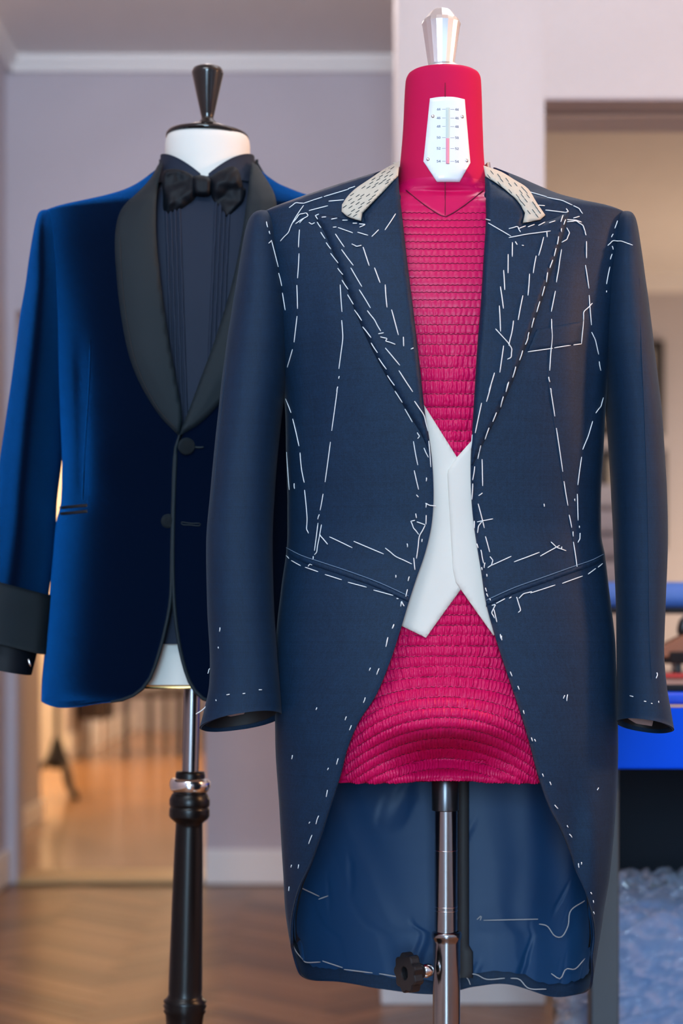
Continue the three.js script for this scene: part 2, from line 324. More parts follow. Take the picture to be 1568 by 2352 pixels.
// parquet: herringbone strips, the ones in view each a part of the floor
{
  const grain = (k) => tex(256, (u, v) => { const g = 0.5 + 0.5 * Math.sin((v * 26 + 2.2 * tileNoise(u, v, 5, k)) * 2.0) * 0.5 + 0.3 * tileNoise(u, v * 8 % 1, 9, k + 2); const m = 0.72 + 0.28 * g; return m; }, false, [1, 1]);
  const tones = [[0.27, 0.115, 0.042], [0.19, 0.077, 0.027], [0.33, 0.148, 0.056], [0.16, 0.064, 0.022], [0.29, 0.122, 0.042], [0.23, 0.10, 0.037]];
  const mats = tones.map((c, k) => phy({ color: rgb(...c), roughness: 0.36, clearcoat: 0.15, clearcoatRoughness: 0.2, map: grain(k) }));
  const Lp = 0.42, Wp = 0.07, g0 = new RoundedBoxGeometry(Lp - 0.0015, 0.014, Wp - 0.0015, 1, 0.0012);
  const list = [];
  for (let i = -150; i < 150; i++) for (let j = -22; j < 22; j++) {
    // classic herringbone in its own frame, then turned by 45 degrees
    for (const hz of [true, false]) {
      const k = Lp / Wp, a = hz ? [i * Wp + j * 2 * Lp + Lp / 2, i * Wp + Wp / 2] : [i * Wp + j * 2 * Lp + Lp + Wp / 2, i * Wp - Lp / 2 + Wp + 0];
      const c = Math.SQRT1_2, x = (a[0] - a[1]) * c, z = (a[0] + a[1]) * c;
      list.push([x, -4.4 + -z, hz]);
    }
  }
  const kept = [];
  for (const [x, z, hz] of list) if (x > -1.21 && x < 3.6 && z < 5.1 && z > -DW + 0.2) kept.push([x, z, hz]);
  const seenScore = ([x, z]) => { const d = -z, px = CX + x / d * F, py = HOR + EYE / d * F; return d > 3.9 && px > -120 && px < 1320 && py < 2460 ? d : 100 + d; };
  kept.sort((a, b) => seenScore(a) - seenScore(b));
  const rest = [];
  kept.forEach(([x, z, hz], n) => {
    const ang = hz ? Math.PI / 4 : -Math.PI / 4, k = Math.floor(rnd() * mats.length);
    if (n < 300) { const m = new THREE.Mesh(g0, mats[k]); m.name = 'parquet_strip'; m.position.set(x, -0.007, z); m.rotation.y = ang; m.castShadow = m.receiveShadow = true; floor.add(m); } else rest.push([x, z, ang, k]);
  });
  for (let k = 0; k < mats.length; k++) {
    const mine = rest.filter((r) => r[3] === k), im = new THREE.InstancedMesh(g0, mats[k], mine.length), q = new THREE.Matrix4();
    mine.forEach(([x, z, ang], i) => im.setMatrixAt(i, q.makeRotationY(ang).setPosition(x, -0.007, z)));
    im.name = 'parquet_strips'; im.userData.kind = 'stuff'; im.castShadow = im.receiveShadow = true; floor.add(im);
  }
  // the floors of the further rooms, too far to tell the strips apart, and the edges along the walls
  const farWood = phy({ color: rgb(0.40, 0.19, 0.065), roughness: 0.28, clearcoat: 0.5, clearcoatRoughness: 0.15, map: grain(9) });
  const lay = (name, x0, x1, z0, z1) => { const g = box(x0, x1, -0.014, -0.001, z0, z1); const m = part(floor, name, g, farWood); return m; };
  lay('far_room_parquet', -3.6, 0.5, -DW - 0.1, -17.05); lay('side_room_parquet', 0.62, 3.6, -DW + 0.1, -17.05);
  part(floor, 'parquet_edging', box(-1.23, 3.6, -0.014, -0.004, 5.2, -DW - 0.1), mats[1]);
}
// lamps of the place, all outside the picture
{ const t = thing('ceiling_panel', 'flat white fluorescent panel on the ceiling in front of the dress forms', 'lamp', V(-0.575, HC, -0.55));
  part(t, 'housing', box(-1.17, 0.02, HC - 0.035, HC, -0.87, -0.23), M.trim);
  part(t, 'diffuser', box(-1.15, 0.0, HC - 0.042, HC - 0.035, -0.85, -0.25), std({ color: rgb(0.8, 0.8, 0.8), emissive: rgb(0.86, 0.94, 1), emissiveIntensity: 3 })); }
function lamp(name, label, x, y, z, r, color, power, glow) {
  const t = thing(name, label, 'lamp', V(x, HC, z));
  part(t, 'ceiling_rose', lathe([[0, 0], [0.05, 0], [0.05, 0.02], [0, 0.025]].map(([a, b]) => [a, b - 0.025]), V(x, HC, z), 24), M.trim);
  part(t, 'cord', lathe([[0.004, y + r], [0.004, HC - 0.02]], V(x, 0, z), 8), M.blackPlastic);
  const g = new THREE.SphereGeometry(r, 24, 16); g.translate(x, y, z);
  part(t, 'globe', g, std({ color: rgb(0.8, 0.8, 0.8), emissive: rgb(...color), emissiveIntensity: glow }));
  const l = new THREE.PointLight(rgb(...color), power); l.position.set(0, y - HC, 0); l.castShadow = true; l.shadow.radius = r / 0.02; l.name = 'bulb'; t.add(l);
}
lamp('pendant_lamp', 'warm globe pendant lamp to the right of the pressing table', 1.95, 1.85, -2.1, 0.10, [1, 0.50, 0.22], 7, 8);
lamp('pendant_lamp', 'small warm ceiling globe before the doorway', -0.35, 2.89, -5.0, 0.07, [1, 0.85, 0.78], 1.5, 5);
{ const x = 2.6, y = 1.05, z = -9.5, t = thing('floor_lamp', 'warm globe floor lamp in the room beyond the wide opening', 'lamp', V(x, 0, z));
  part(t, 'base', lathe([[0, 0.02], [0.12, 0.02], [0.12, 0], [0, 0]].reverse(), V(x, 0, z), 24), M.blackPlastic); part(t, 'pole', lathe([[0.01, 0.02], [0.01, y - 0.1]], V(x, 0, z), 10), M.blackPlastic);
  const g = new THREE.SphereGeometry(0.12, 24, 16); g.translate(x, y, z); part(t, 'globe', g, std({ color: rgb(0.8, 0.8, 0.8), emissive: rgb(1, 0.7, 0.45), emissiveIntensity: 8 }));
  const l = new THREE.PointLight(rgb(1, 0.73, 0.47), 4.4); l.position.set(0, y, 0); l.castShadow = true; l.shadow.radius = 6; l.name = 'bulb'; t.add(l); }
lamp('pendant_lamp', 'warm globe pendant lamp in the lit alcove off the passage', -2.5, 2.3, -11.4, 0.12, [1, 0.64, 0.28], 20, 8);
lamp('pendant_lamp', 'warm globe pendant lamp over the table in the far room', -0.6, 2.3, -14.6, 0.12, [1, 0.68, 0.40], 9, 8);
lamp('pendant_lamp', 'white globe lamp close under the ceiling of the fitting room', 0.55, 2.86, -2.95, 0.11, [0.95, 0.97, 1], 1.2, 5);

// ---------------------------------------------------------------- the red dress form
const D1 = 2.35;
const pys = (a, b, n) => Array.from({ length: n + 1 }, (_, i) => a + (b - a) * i / n);
const formRows = [
  [165, 960, 1076, 0.030, 0.030], [169, 944, 1092, 0.040, 0.040], [176, 935, 1101, 0.046, 0.046], [188, 931, 1104, 0.048, 0.048], [300, 925, 1108, 0.051, 0.052], [380, 918, 1112, 0.054, 0.058], [430, 908, 1124, 0.056, 0.064],
  [456, 880, 1152, 0.052, 0.07], [475, 825, 1210, 0.060, 0.075], [500, 740, 1300, 0.068, 0.08], [530, 690, 1350, 0.076, 0.09], [600, 680, 1360, 0.092, 0.10], [700, 678, 1362, 0.104, 0.11], [900, 680, 1360, 0.110, 0.11], [1100, 690, 1350, 0.104, 0.10],
  [1250, 700, 1342, 0.096, 0.09], [1400, 690, 1350, 0.094, 0.10], [1550, 675, 1366, 0.102, 0.115], [1640, 674, 1368, 0.112, 0.12], [1720, 680, 1362, 0.106, 0.115], [1775, 690, 1352, 0.094, 0.11], [1788, 696, 1346, 0.088, 0.105],
];
const pyAt = (h, d = D1) => HOR - (h - EYE) / d * F;
const formMod = (x, h) => {                                    // the hollow between the thighs, and the pit of the throat
  const py = pyAt(h), dx = (x - xOf(1022, D1));
  const lobe = Math.exp(-Math.pow(dx / 0.062, 2)) * sstep(1655, 1742, py) * (1 - 0.45 * sstep(1742, 1788, py)) * -0.088;
  const belly = Math.exp(-Math.pow(dx / 0.09, 2) - Math.pow((py - 1640) / 60, 2)) * 0.012;
  const pit = -0.006 * Math.exp(-Math.pow(dx / 0.035, 2) - Math.pow((py - 462) / 10, 2));
  return lobe + belly + pit;
};
const form = sliced(D1, formRows, 2.15, formMod);
// smocking: rows of gathers; arc carries the rows up in the middle as on the hips
const smockRow = (px, py) => { const q = (px - 1022) / 230; const arch = lerp(-8, 0, sstep(480, 640, py)) * -1 * q * q + (py > 1440 ? -88 * sstep(1440, 1720, py) * q * q : 0); const y = py + arch; return y < 640 ? (y - 440) / 16.5 : 12.12 + (y - 640) / lerp(16.5, 23.5, sstep(640, 1000, y)); };
const yokeEdge = (px) => 497 - 64 * Math.pow(Math.abs(px - 1021) / 92, 1.25);
function smock(px, py) {
  if (py < 430) return 0;
  const v = smockRow(px, py), row = Math.floor(v), r = v - row;
  const on = sstep(yokeEdge(px) - 4, yokeEdge(px) + 2, py), low = sstep(640, 1000, py);
  const dx = (px - 1022) * (1 + 0.0021 * Math.max(0, py - 1480));
  const pitch = lerp(13.5, 10.5, low), jit = 0.30 * noise(dx / 16, row * 3.7, 2) + 0.25 * noise(px / 6, py / 9, 7), ph = dx / pitch + (row % 2) * 0.42 + jit;
  const pleat = Math.pow(Math.abs(Math.sin(Math.PI * ph)), 0.55) * (0.72 + 0.5 * noise(Math.floor(ph) * 1.7, row * 2.3, 11));
  const bulge = Math.pow(Math.max(0, Math.sin(Math.PI * r)), 0.38);
  const amp = lerp(0.0006, 0.0046, low), pinch = lerp(0.0006, 0.0014, low);
  return on * (amp * bulge * pleat - pinch * (1 - bulge) - 0.0002) + (1 - on) * 0.0008;
}
{
  const base = V(xOf(1022, D1), 0, -D1);
  const t = thing('dress_form', 'crimson smocked tailor\'s dress form with silver finial, dressed in the basted tailcoat', 'mannequin', base);
  // the torso, finely meshed where it shows
  const ts = []; { const n = 300; for (let i = 0; i <= n; i++) ts.push(lerp(Math.PI * 0.73, Math.PI * 0.27, i / n)); for (let i = 1; i <= 70; i++) ts.push(Math.PI * 0.27 - (Math.PI * 2 - Math.PI * 0.46) * i / 70); }
  const hs = [...pys(430, 1788, 560)].map((p) => hOf(p, D1)), pos = [], uv = [], idx = [], W = ts.length;
  hs.forEach((h) => ts.forEach((a) => { const p = form.pt(a, h), n = form.nrm(a, h), d = -p.z, px = CX + p.x / d * F, py = HOR - (h - EYE) / d * F; p.addScaledVector(n, Math.sin(a) > 0.2 ? smock(px, py) : 0); pos.push(p.x, p.y, p.z); uv.push(p.x, p.y); }));
  for (let j = 0; j < hs.length - 1; j++) for (let i = 0; i < W - 1; i++) { const a = j * W + i; idx.push(a, a + W, a + 1, a + 1, a + W, a + W + 1); }
  const c0 = pos.length / 3, cb = V(xOf(1022, D1), hs[hs.length - 1] + 0.012, -D1); pos.push(cb.x, cb.y, cb.z); uv.push(0, 0);
  for (let i = 0; i < W - 1; i++) idx.push((hs.length - 1) * W + i, c0, (hs.length - 1) * W + i + 1);
  const g = new THREE.BufferGeometry(); g.setAttribute('position', new THREE.Float32BufferAttribute(pos, 3)); g.setAttribute('uv', new THREE.Float32BufferAttribute(uv, 2)); g.setIndex(idx); g.computeVertexNormals();
  const torso = part(t, 'torso', g, M.satinRed, 'crimson smocked satin torso');
  // the gathering threads of the smocking
  const lines = [];
  for (let row = 3; row < 75; row++) {
    let run = [];
    const flush = () => { if (run.length > 3) lines.push(ribbon(run)); run = []; };
    for (let px = 770; px <= 1270; px += 3.5) {
      let lo = 440, hi = 1795; for (let k = 0; k < 24; k++) { const m = (lo + hi) / 2; if (smockRow(px, m) < row) lo = m; else hi = m; }
      const py = (lo + hi) / 2 + 1.1 * Math.sin(px * 0.56 + row * 2) + 0.8 * noise(px / 4, row), low = sstep(640, 1000, py);
      const seen = py < 1784 && py > yokeEdge(px) + 3 && (py < 1090 ? px > 905 && px < 1130 : py > 1330);
      if (!seen) { flush(); continue; }
      run.push(form.lift(px, py, smock(px, py) + 0.0003));
    }
    flush();
  }
  function ribbon(pts) {                                       // three-sided thread
    const pos = [], idx = [], r = 0.00042; pts.forEach((p) => { for (let s = 0; s < 3; s++) { const a = s / 3 * 6.2832 + 0.5; pos.push(p.x, p.y + Math.cos(a) * r, p.z + Math.sin(a) * r); } });
    for (let i = 0; i < pts.length - 1; i++) for (let s = 0; s < 3; s++) { const a = i * 3 + s, b = i * 3 + (s + 1) % 3; idx.push(a, b, a + 3, b, b + 3, a + 3); }
    const q = new THREE.BufferGeometry(); q.setAttribute('position', new THREE.Float32BufferAttribute(pos, 3)); q.setAttribute('uv', new THREE.Float32BufferAttribute(new Float32Array(pos.length / 3 * 2), 2)); q.setIndex(idx); q.computeVertexNormals(); return q;
  }
  part(torso, 'smocking_thread', mergeGeometries(lines), M.redThread, 'dark red gathering threads', 'stuff');
  // smooth neck with its seam
  const nk = shell(form, { rows: pys(165, 436, 60).map((p) => hOf(p, D1)), nt: 72, inner: false });
  const neck = part(t, 'neck', nk, M.jerseyRed, 'smooth crimson jersey neck');
  part(neck, 'neck_seam', thread([190, 260, 340, 420, 455, 480, 494].map((y) => form.lift(1022, y, 0.0011)), 0.0006, 5), M.redThread);
  part(neck, 'neck_seam', thread(Array.from({ length: 13 }, (_, i) => 932 + i * 14.8).map((x) => form.lift(x, yokeEdge(x) + 1, 0.0006)), 0.0007, 5), M.redThread);
  // size plate
  const plate = sp([[987, 226], [1005, 223], [1024, 222], [1045, 223], [1067, 228]], 4).concat([[1080, 374], [1055, 418], [1003, 418], [972, 371]]);
  // the print is laid out along the plate: arc round the neck and height
  const arc = (p) => Math.atan2(p.x - xOf(1018, D1), p.z + D1) * 0.052, hP0 = hOf(425, D1), hP1 = hOf(215, D1), aP0 = -0.036, aP1 = 0.050;
  const plateUv = (p) => [(arc(p) - aP0) / (aP1 - aP0), (p.y - hP0) / (hP1 - hP0)];
  const cv = document.createElement('canvas'); cv.width = 620; cv.height = 840; const cc = cv.getContext('2d');
  cc.fillStyle = '#e9eef6'; cc.fillRect(0, 0, 620, 840); const at = (x, y) => { const q = plateUv(form.lift(x, y, 0.003)); return [q[0] * 620, (1 - q[1]) * 840]; };
  cc.strokeStyle = '#5e6a78'; cc.fillStyle = '#43566e'; cc.lineWidth = 3; cc.font = 'bold 30px sans-serif'; cc.textBaseline = 'middle'; cc.textAlign = 'center';
  [[251, '44'], [271, '46'], [290.5, '48'], [316, '50'], [341, '52'], [370.5, '54']].forEach(([y, s]) => {
    cc.beginPath(); cc.moveTo(...at(1015, y)); cc.lineTo(...at(1023, y)); cc.moveTo(...at(1034, y + 0.4)); cc.lineTo(...at(1043, y + 0.4)); cc.stroke();
    cc.fillText(s, ...at(1007, y)); cc.fillText(s, ...at(1049, y + 0.6));
  });
  const ct = new THREE.CanvasTexture(cv); ct.colorSpace = THREE.SRGBColorSpace; ct.magFilter = THREE.LinearFilter;
  const pm = phy({ color: 0xffffff, roughness: 0.35, clearcoat: 0.4, map: ct, side: THREE.DoubleSide });
  const pl = part(t, 'size_plate', cut(plate, form.lift, { cell: 6, top: pillow(0.0018, 4, 0.0012), bottom: () => 0.0005, uvOf: plateUv }), pm, 'white enamel size plate with a numbered scale 44 to 54');
  part(pl, 'scale_tube', cut([[1023.5, 247], [1033, 247], [1032.5, 377], [1023.5, 377]], form.lift, { cell: 3, top: pillow(0.0010, 4, 0.0029), bottom: () => 0.002 }), M.greenGlass, 'pale green grey tube');
  part(pl, 'indicator', cut([[1023.8, 317], [1031.5, 317], [1031.3, 376], [1023.8, 376]], form.lift, { cell: 3, top: pillow(0.0010, 3, 0.0036), bottom: () => 0.002 }), M.pinkGlass, 'pink indicator');
  for (const [x, y] of [[994, 267], [1061, 268], [983, 366], [1071, 369]]) { const q = form.lift(x, y, 0.0028), s = new THREE.SphereGeometry(0.0024, 12, 8); s.scale(1, 1, 0.6); s.translate(q.x, q.y, q.z); part(pl, 'screw', s, M.chrome); }
  // cap and finial
  const k = D1 / F, ax = V(xOf(1018, D1), 0, -D1), y = (py) => hOf(py, D1);
  part(t, 'neck_cap', lathe([[0, y(163)], [64 * k, y(169)], [62 * k, y(166)], [50 * k, y(160)], [34 * k, y(156)], [31 * k, y(150)], [0, y(150)]], ax), M.brushed, 'domed chrome neck cap');
  const ax2 = V(xOf(1013, D1), 0, -D1);
  const fin = lathe([[0, y(157)], [28 * k, y(157)], [28 * k, y(151)], [30 * k, y(150)], [36 * k, y(110)], [43 * k, y(62)], [45 * k, y(56)], [42 * k, y(49)], [40 * k, y(46)]], ax2, 20);
  const finial = part(t, 'finial', toCreasedNormals(fin.toNonIndexed(), 0.2), M.brushed, 'faceted silver finial');
  part(finial, 'finial_dome', toCreasedNormals(lathe([[41 * k, y(47)], [38 * k, y(43)], [26 * k, y(28)], [18 * k, y(23)], [0, y(22)]], ax2, 8).toNonIndexed(), 0.2), M.brushed);
  // pole
  const pk = (r) => r * D1 / F, pa = V(xOf(1022, D1), 0, -D1), pb = V(xOf(1025, D1), 0, -D1);
  part(t, 'pole_socket', lathe([[0, y(1764)], [pk(31), y(1764)], [pk(31), y(1860)], [pk(29), y(1862)], [0, y(1862)]].reverse(), pa), M.darkMetal, 'dark metal pole socket');
  part(t, 'inner_pole', lathe([[pk(26.5), y(2170)], [pk(26.5), y(1850)]], V(xOf(1023.5, D1), 0, -D1)), M.wornChrome, 'scratched chrome inner pole');
  for (const q of [1953, 2082, 2091]) part(t, 'scored_ring', new THREE.TorusGeometry(pk(26.6), 0.0006, 6, 40).rotateX(Math.PI / 2).translate(xOf(1023.5, D1), y(q), -D1), M.chrome);
  const outer = part(t, 'outer_pole', lathe([[pk(31.5), 0.05], [pk(31.5), y(2165)], [pk(32), y(2158)], [pk(34.5), y(2153)], [pk(35), y(2147)], [pk(34), y(2142)], [pk(31), y(2139)], [pk(27), y(2139)]], pb), M.wornChrome, 'chrome outer pole with flared collar');
  // clamp knob, pointing to the left and forward
  const tip = P(931, 2235, D1 - 0.033), root = P(1000, 2226, D1 - 0.010), kax = root.clone().sub(tip).normalize();
  const s = new THREE.Shape(), nL = 9; for (let i = 0; i <= 108; i++) { const a = i / 108 * Math.PI * 2, r = 0.0228 + 0.0017 * Math.cos(a * nL); if (i) s.lineTo(Math.cos(a) * r, Math.sin(a) * r); else s.moveTo(r, 0); }
  s.holes.push(new THREE.Path().absarc(0, 0, 0.009, 0, Math.PI * 2, true));
  const kg = new THREE.ExtrudeGeometry(s, { depth: 0.010, bevelEnabled: true, bevelSize: 0.0015, bevelThickness: 0.002, bevelSegments: 2, curveSegments: 20 });
  kg.applyQuaternion(new THREE.Quaternion().setFromUnitVectors(V(0, 0, 1), kax)); kg.translate(tip.x, tip.y, tip.z);
  const knob = part(t, 'clamp_knob', kg, M.blackPlastic, 'black lobed clamp knob');
  part(knob, 'knob_hub', latheAlong([[0, 0.004], [0.0088, 0.004], [0.0125, 0.013], [0.0105, 0.022], [0.009, 0.025], [0, 0.025]], tip, kax, 24), M.blackPlastic);
  part(knob, 'knob_bolt', latheAlong([[0.005, 0.022], [0.0085, 0.027], [0.0095, 0.031], [0.008, 0.037], [0.005, 0.040]], tip, kax, 24), M.chrome, 'bright steel bolt');
  part(t, 'base', lathe([[0, 0.06], [0.02, 0.06], [0.03, 0.05], [0.15, 0.028], [0.17, 0.018], [0.17, 0], [0, 0]].reverse(), pb), M.wornChrome);
}
// ---------------------------------------------------------------- the basted tailcoat
const coatRows = [
  [360, 914, 1116, 0.056, 0.066], [385, 910, 1120, 0.058, 0.075], [400, 880, 1148, 0.062, 0.085], [420, 815, 1200, 0.068, 0.09], [440, 750, 1246, 0.074, 0.095], [460, 690, 1296, 0.079, 0.10], [478, 640, 1365, 0.084, 0.105], [490, 610, 1420, 0.088, 0.11], [502, 592, 1442, 0.091, 0.112],
  [560, 586, 1450, 0.104, 0.125], [640, 604, 1432, 0.117, 0.135], [720, 620, 1420, 0.126, 0.14], [800, 634, 1406, 0.131, 0.14], [880, 648, 1394, 0.133, 0.135], [950, 655, 1387, 0.131, 0.13], [1050, 657, 1382, 0.126, 0.12], [1150, 660, 1377, 0.120, 0.115], [1230, 660, 1378, 0.116, 0.112],
  [1280, 656, 1387, 0.116, 0.115], [1350, 646, 1395, 0.118, 0.125], [1500, 632, 1411, 0.124, 0.138], [1700, 632, 1416, 0.128, 0.142], [1850, 641, 1411, 0.125, 0.14], [2000, 650, 1398, 0.118, 0.135], [2100, 656, 1382, 0.11, 0.13], [2200, 672, 1366, 0.10, 0.12], [2300, 690, 1350, 0.09, 0.115],
];
const coatMod = (x, h, s) => {
  const py = pyAt(h), px = CX + x / D1 * F;
  let w = 0.0022 * noise(x * 9, h * 3.2, 3) * sstep(560, 700, py);
  w += sstep(1330, 1900, py) * 0.005 * noise(x * 7, h * 1.4, 9);
  w += sstep(1750, 1950, py) * 0.012 * Math.exp(-Math.pow((px - 1345) / 26, 2)) - sstep(1700, 1900, py) * 0.007 * Math.exp(-Math.pow((px - 1290) / 30, 2));   // the soft fold of the right skirt
  w -= 0.010 * Math.exp(-Math.pow((px - 1330) / 30, 2) - Math.pow((py - 850) / 170, 2));       // hollow in front of the armhole
  w -= 0.004 * Math.exp(-Math.pow((px - 720) / 28, 2) - Math.pow((py - 900) / 200, 2));
  return w;
};
const coat = sliced(D1, coatRows, 2.35, coatMod);
const LE = [[914, 398], [917, 440], [926, 520], [935, 600], [950, 720], [965, 850], [976, 950], [986, 1010], [992, 1060], [995, 1110], [995, 1155], [990, 1210], [976, 1270], [957, 1325], [939, 1380], [921, 1440], [895, 1520], [862, 1598], [822, 1660], [797, 1720], [781, 1780], [760, 1845], [735, 1922], [710, 1988], [688, 2035], [676, 2075], [668, 2120], [668, 2180]];
const RE = [[1114, 398], [1115, 450], [1116, 500], [1110, 600], [1104, 700], [1096, 800], [1090, 900], [1084, 1000], [1081, 1060], [1082, 1130], [1086, 1185], [1095, 1250], [1105, 1310], [1116, 1382], [1140, 1470], [1166, 1550], [1190, 1620], [1212, 1690], [1236, 1780], [1260, 1850], [1290, 1910], [1312, 1965], [1322, 2000], [1344, 2050], [1360, 2100], [1366, 2150], [1362, 2190]];
const tL = edgeT(coat, LE), tR = edgeT(coat, RE);
const hemPy = pchip([0, 0.06, 0.14, 0.22, 0.34, 0.44, 0.5, 0.56, 0.7, 0.84, 0.92, 1], [2180, 2232, 2246, 2250, 2268, 2280, 2262, 2254, 2276, 2262, 2236, 2180]);
const hemH = (s) => hOf(hemPy(s), D1 + 0.125 * Math.pow(Math.sin(Math.PI * clamp(s, 0, 1)), 0.5));
const frontTop = coat.lift(914, 402).y;
const hSkirt = hOf(1900, D1), hEnd = hOf(2300, D1);
const hemmed = (lift = 0) => (s, h) => (h > hSkirt ? h : lerp(hSkirt, hemH(s) + lift, (hSkirt - h) / (hSkirt - hEnd)));
const coatHeights = [...pys(394, 520, 50), ...pys(524, 1300, 110), ...pys(1306, 2300, 110)].map((p) => hOf(p, D1));
// sleeves
const sl1 = sliced(D1, [
  [490, 600, 614, 0.012, 0.012], [494, 590, 622, 0.028, 0.03], [502, 578, 630, 0.045, 0.05], [520, 568, 638, 0.060, 0.066], [560, 559, 648, 0.072, 0.08], [640, 546, 662, 0.081, 0.085, 0.002], [720, 533, 670, 0.084, 0.085, 0.004], [800, 521, 669, 0.082, 0.08, 0.008], [880, 511, 661, 0.078, 0.08, 0.012],
  [960, 503, 648, 0.074, 0.075, 0.016], [1050, 494, 639, 0.070, 0.07, 0.02], [1130, 487, 633, 0.067, 0.066, 0.024], [1250, 478, 628, 0.062, 0.06, 0.03], [1400, 481, 632, 0.058, 0.056, 0.036], [1500, 487, 639, 0.056, 0.054, 0.04], [1570, 486, 645, 0.055, 0.053, 0.042], [1630, 474, 650, 0.056, 0.054, 0.043], [1700, 455, 652, 0.057, 0.055, 0.043]], 2.15,
(x, h) => 0.003 * noise(x * 14, h * 4, 4));
const sr1 = sliced(D1, [
  [492, 1418, 1434, 0.012, 0.012], [496, 1412, 1442, 0.028, 0.03], [504, 1406, 1450, 0.045, 0.05], [522, 1398, 1456, 0.060, 0.066], [560, 1390, 1462, 0.072, 0.08], [640, 1376, 1473, 0.081, 0.085, 0.002], [720, 1370, 1484, 0.084, 0.085, 0.004], [800, 1372, 1493, 0.082, 0.08, 0.008], [880, 1382, 1502, 0.078, 0.08, 0.012],
  [960, 1391, 1510, 0.074, 0.075, 0.016], [1050, 1396, 1515, 0.070, 0.07, 0.02], [1130, 1399, 1519, 0.067, 0.066, 0.024], [1250, 1403, 1520, 0.062, 0.06, 0.03], [1400, 1407, 1513, 0.058, 0.056, 0.036], [1500, 1407, 1509, 0.056, 0.054, 0.04], [1570, 1407, 1514, 0.055, 0.053, 0.042], [1630, 1406, 1524, 0.056, 0.054, 0.043], [1700, 1402, 1536, 0.057, 0.055, 0.043]], 2.15,
(x, h) => 0.003 * noise(x * 14, h * 4, 8));
function cuffEnd(front, back, slope) {                         // cuff edge in pixels: front line, hanging lower behind
  return (body) => (s, h, v) => { const t = s * Math.PI * 2, f = Math.sin(t), u = Math.cos(t), top = body.hTop, py = lerp(back, front, 0.5 + 0.5 * f) + slope * u; return lerp(top, hOf(py, D1), v); };
}
const seamDist = (body) => { };
let tailcoat;
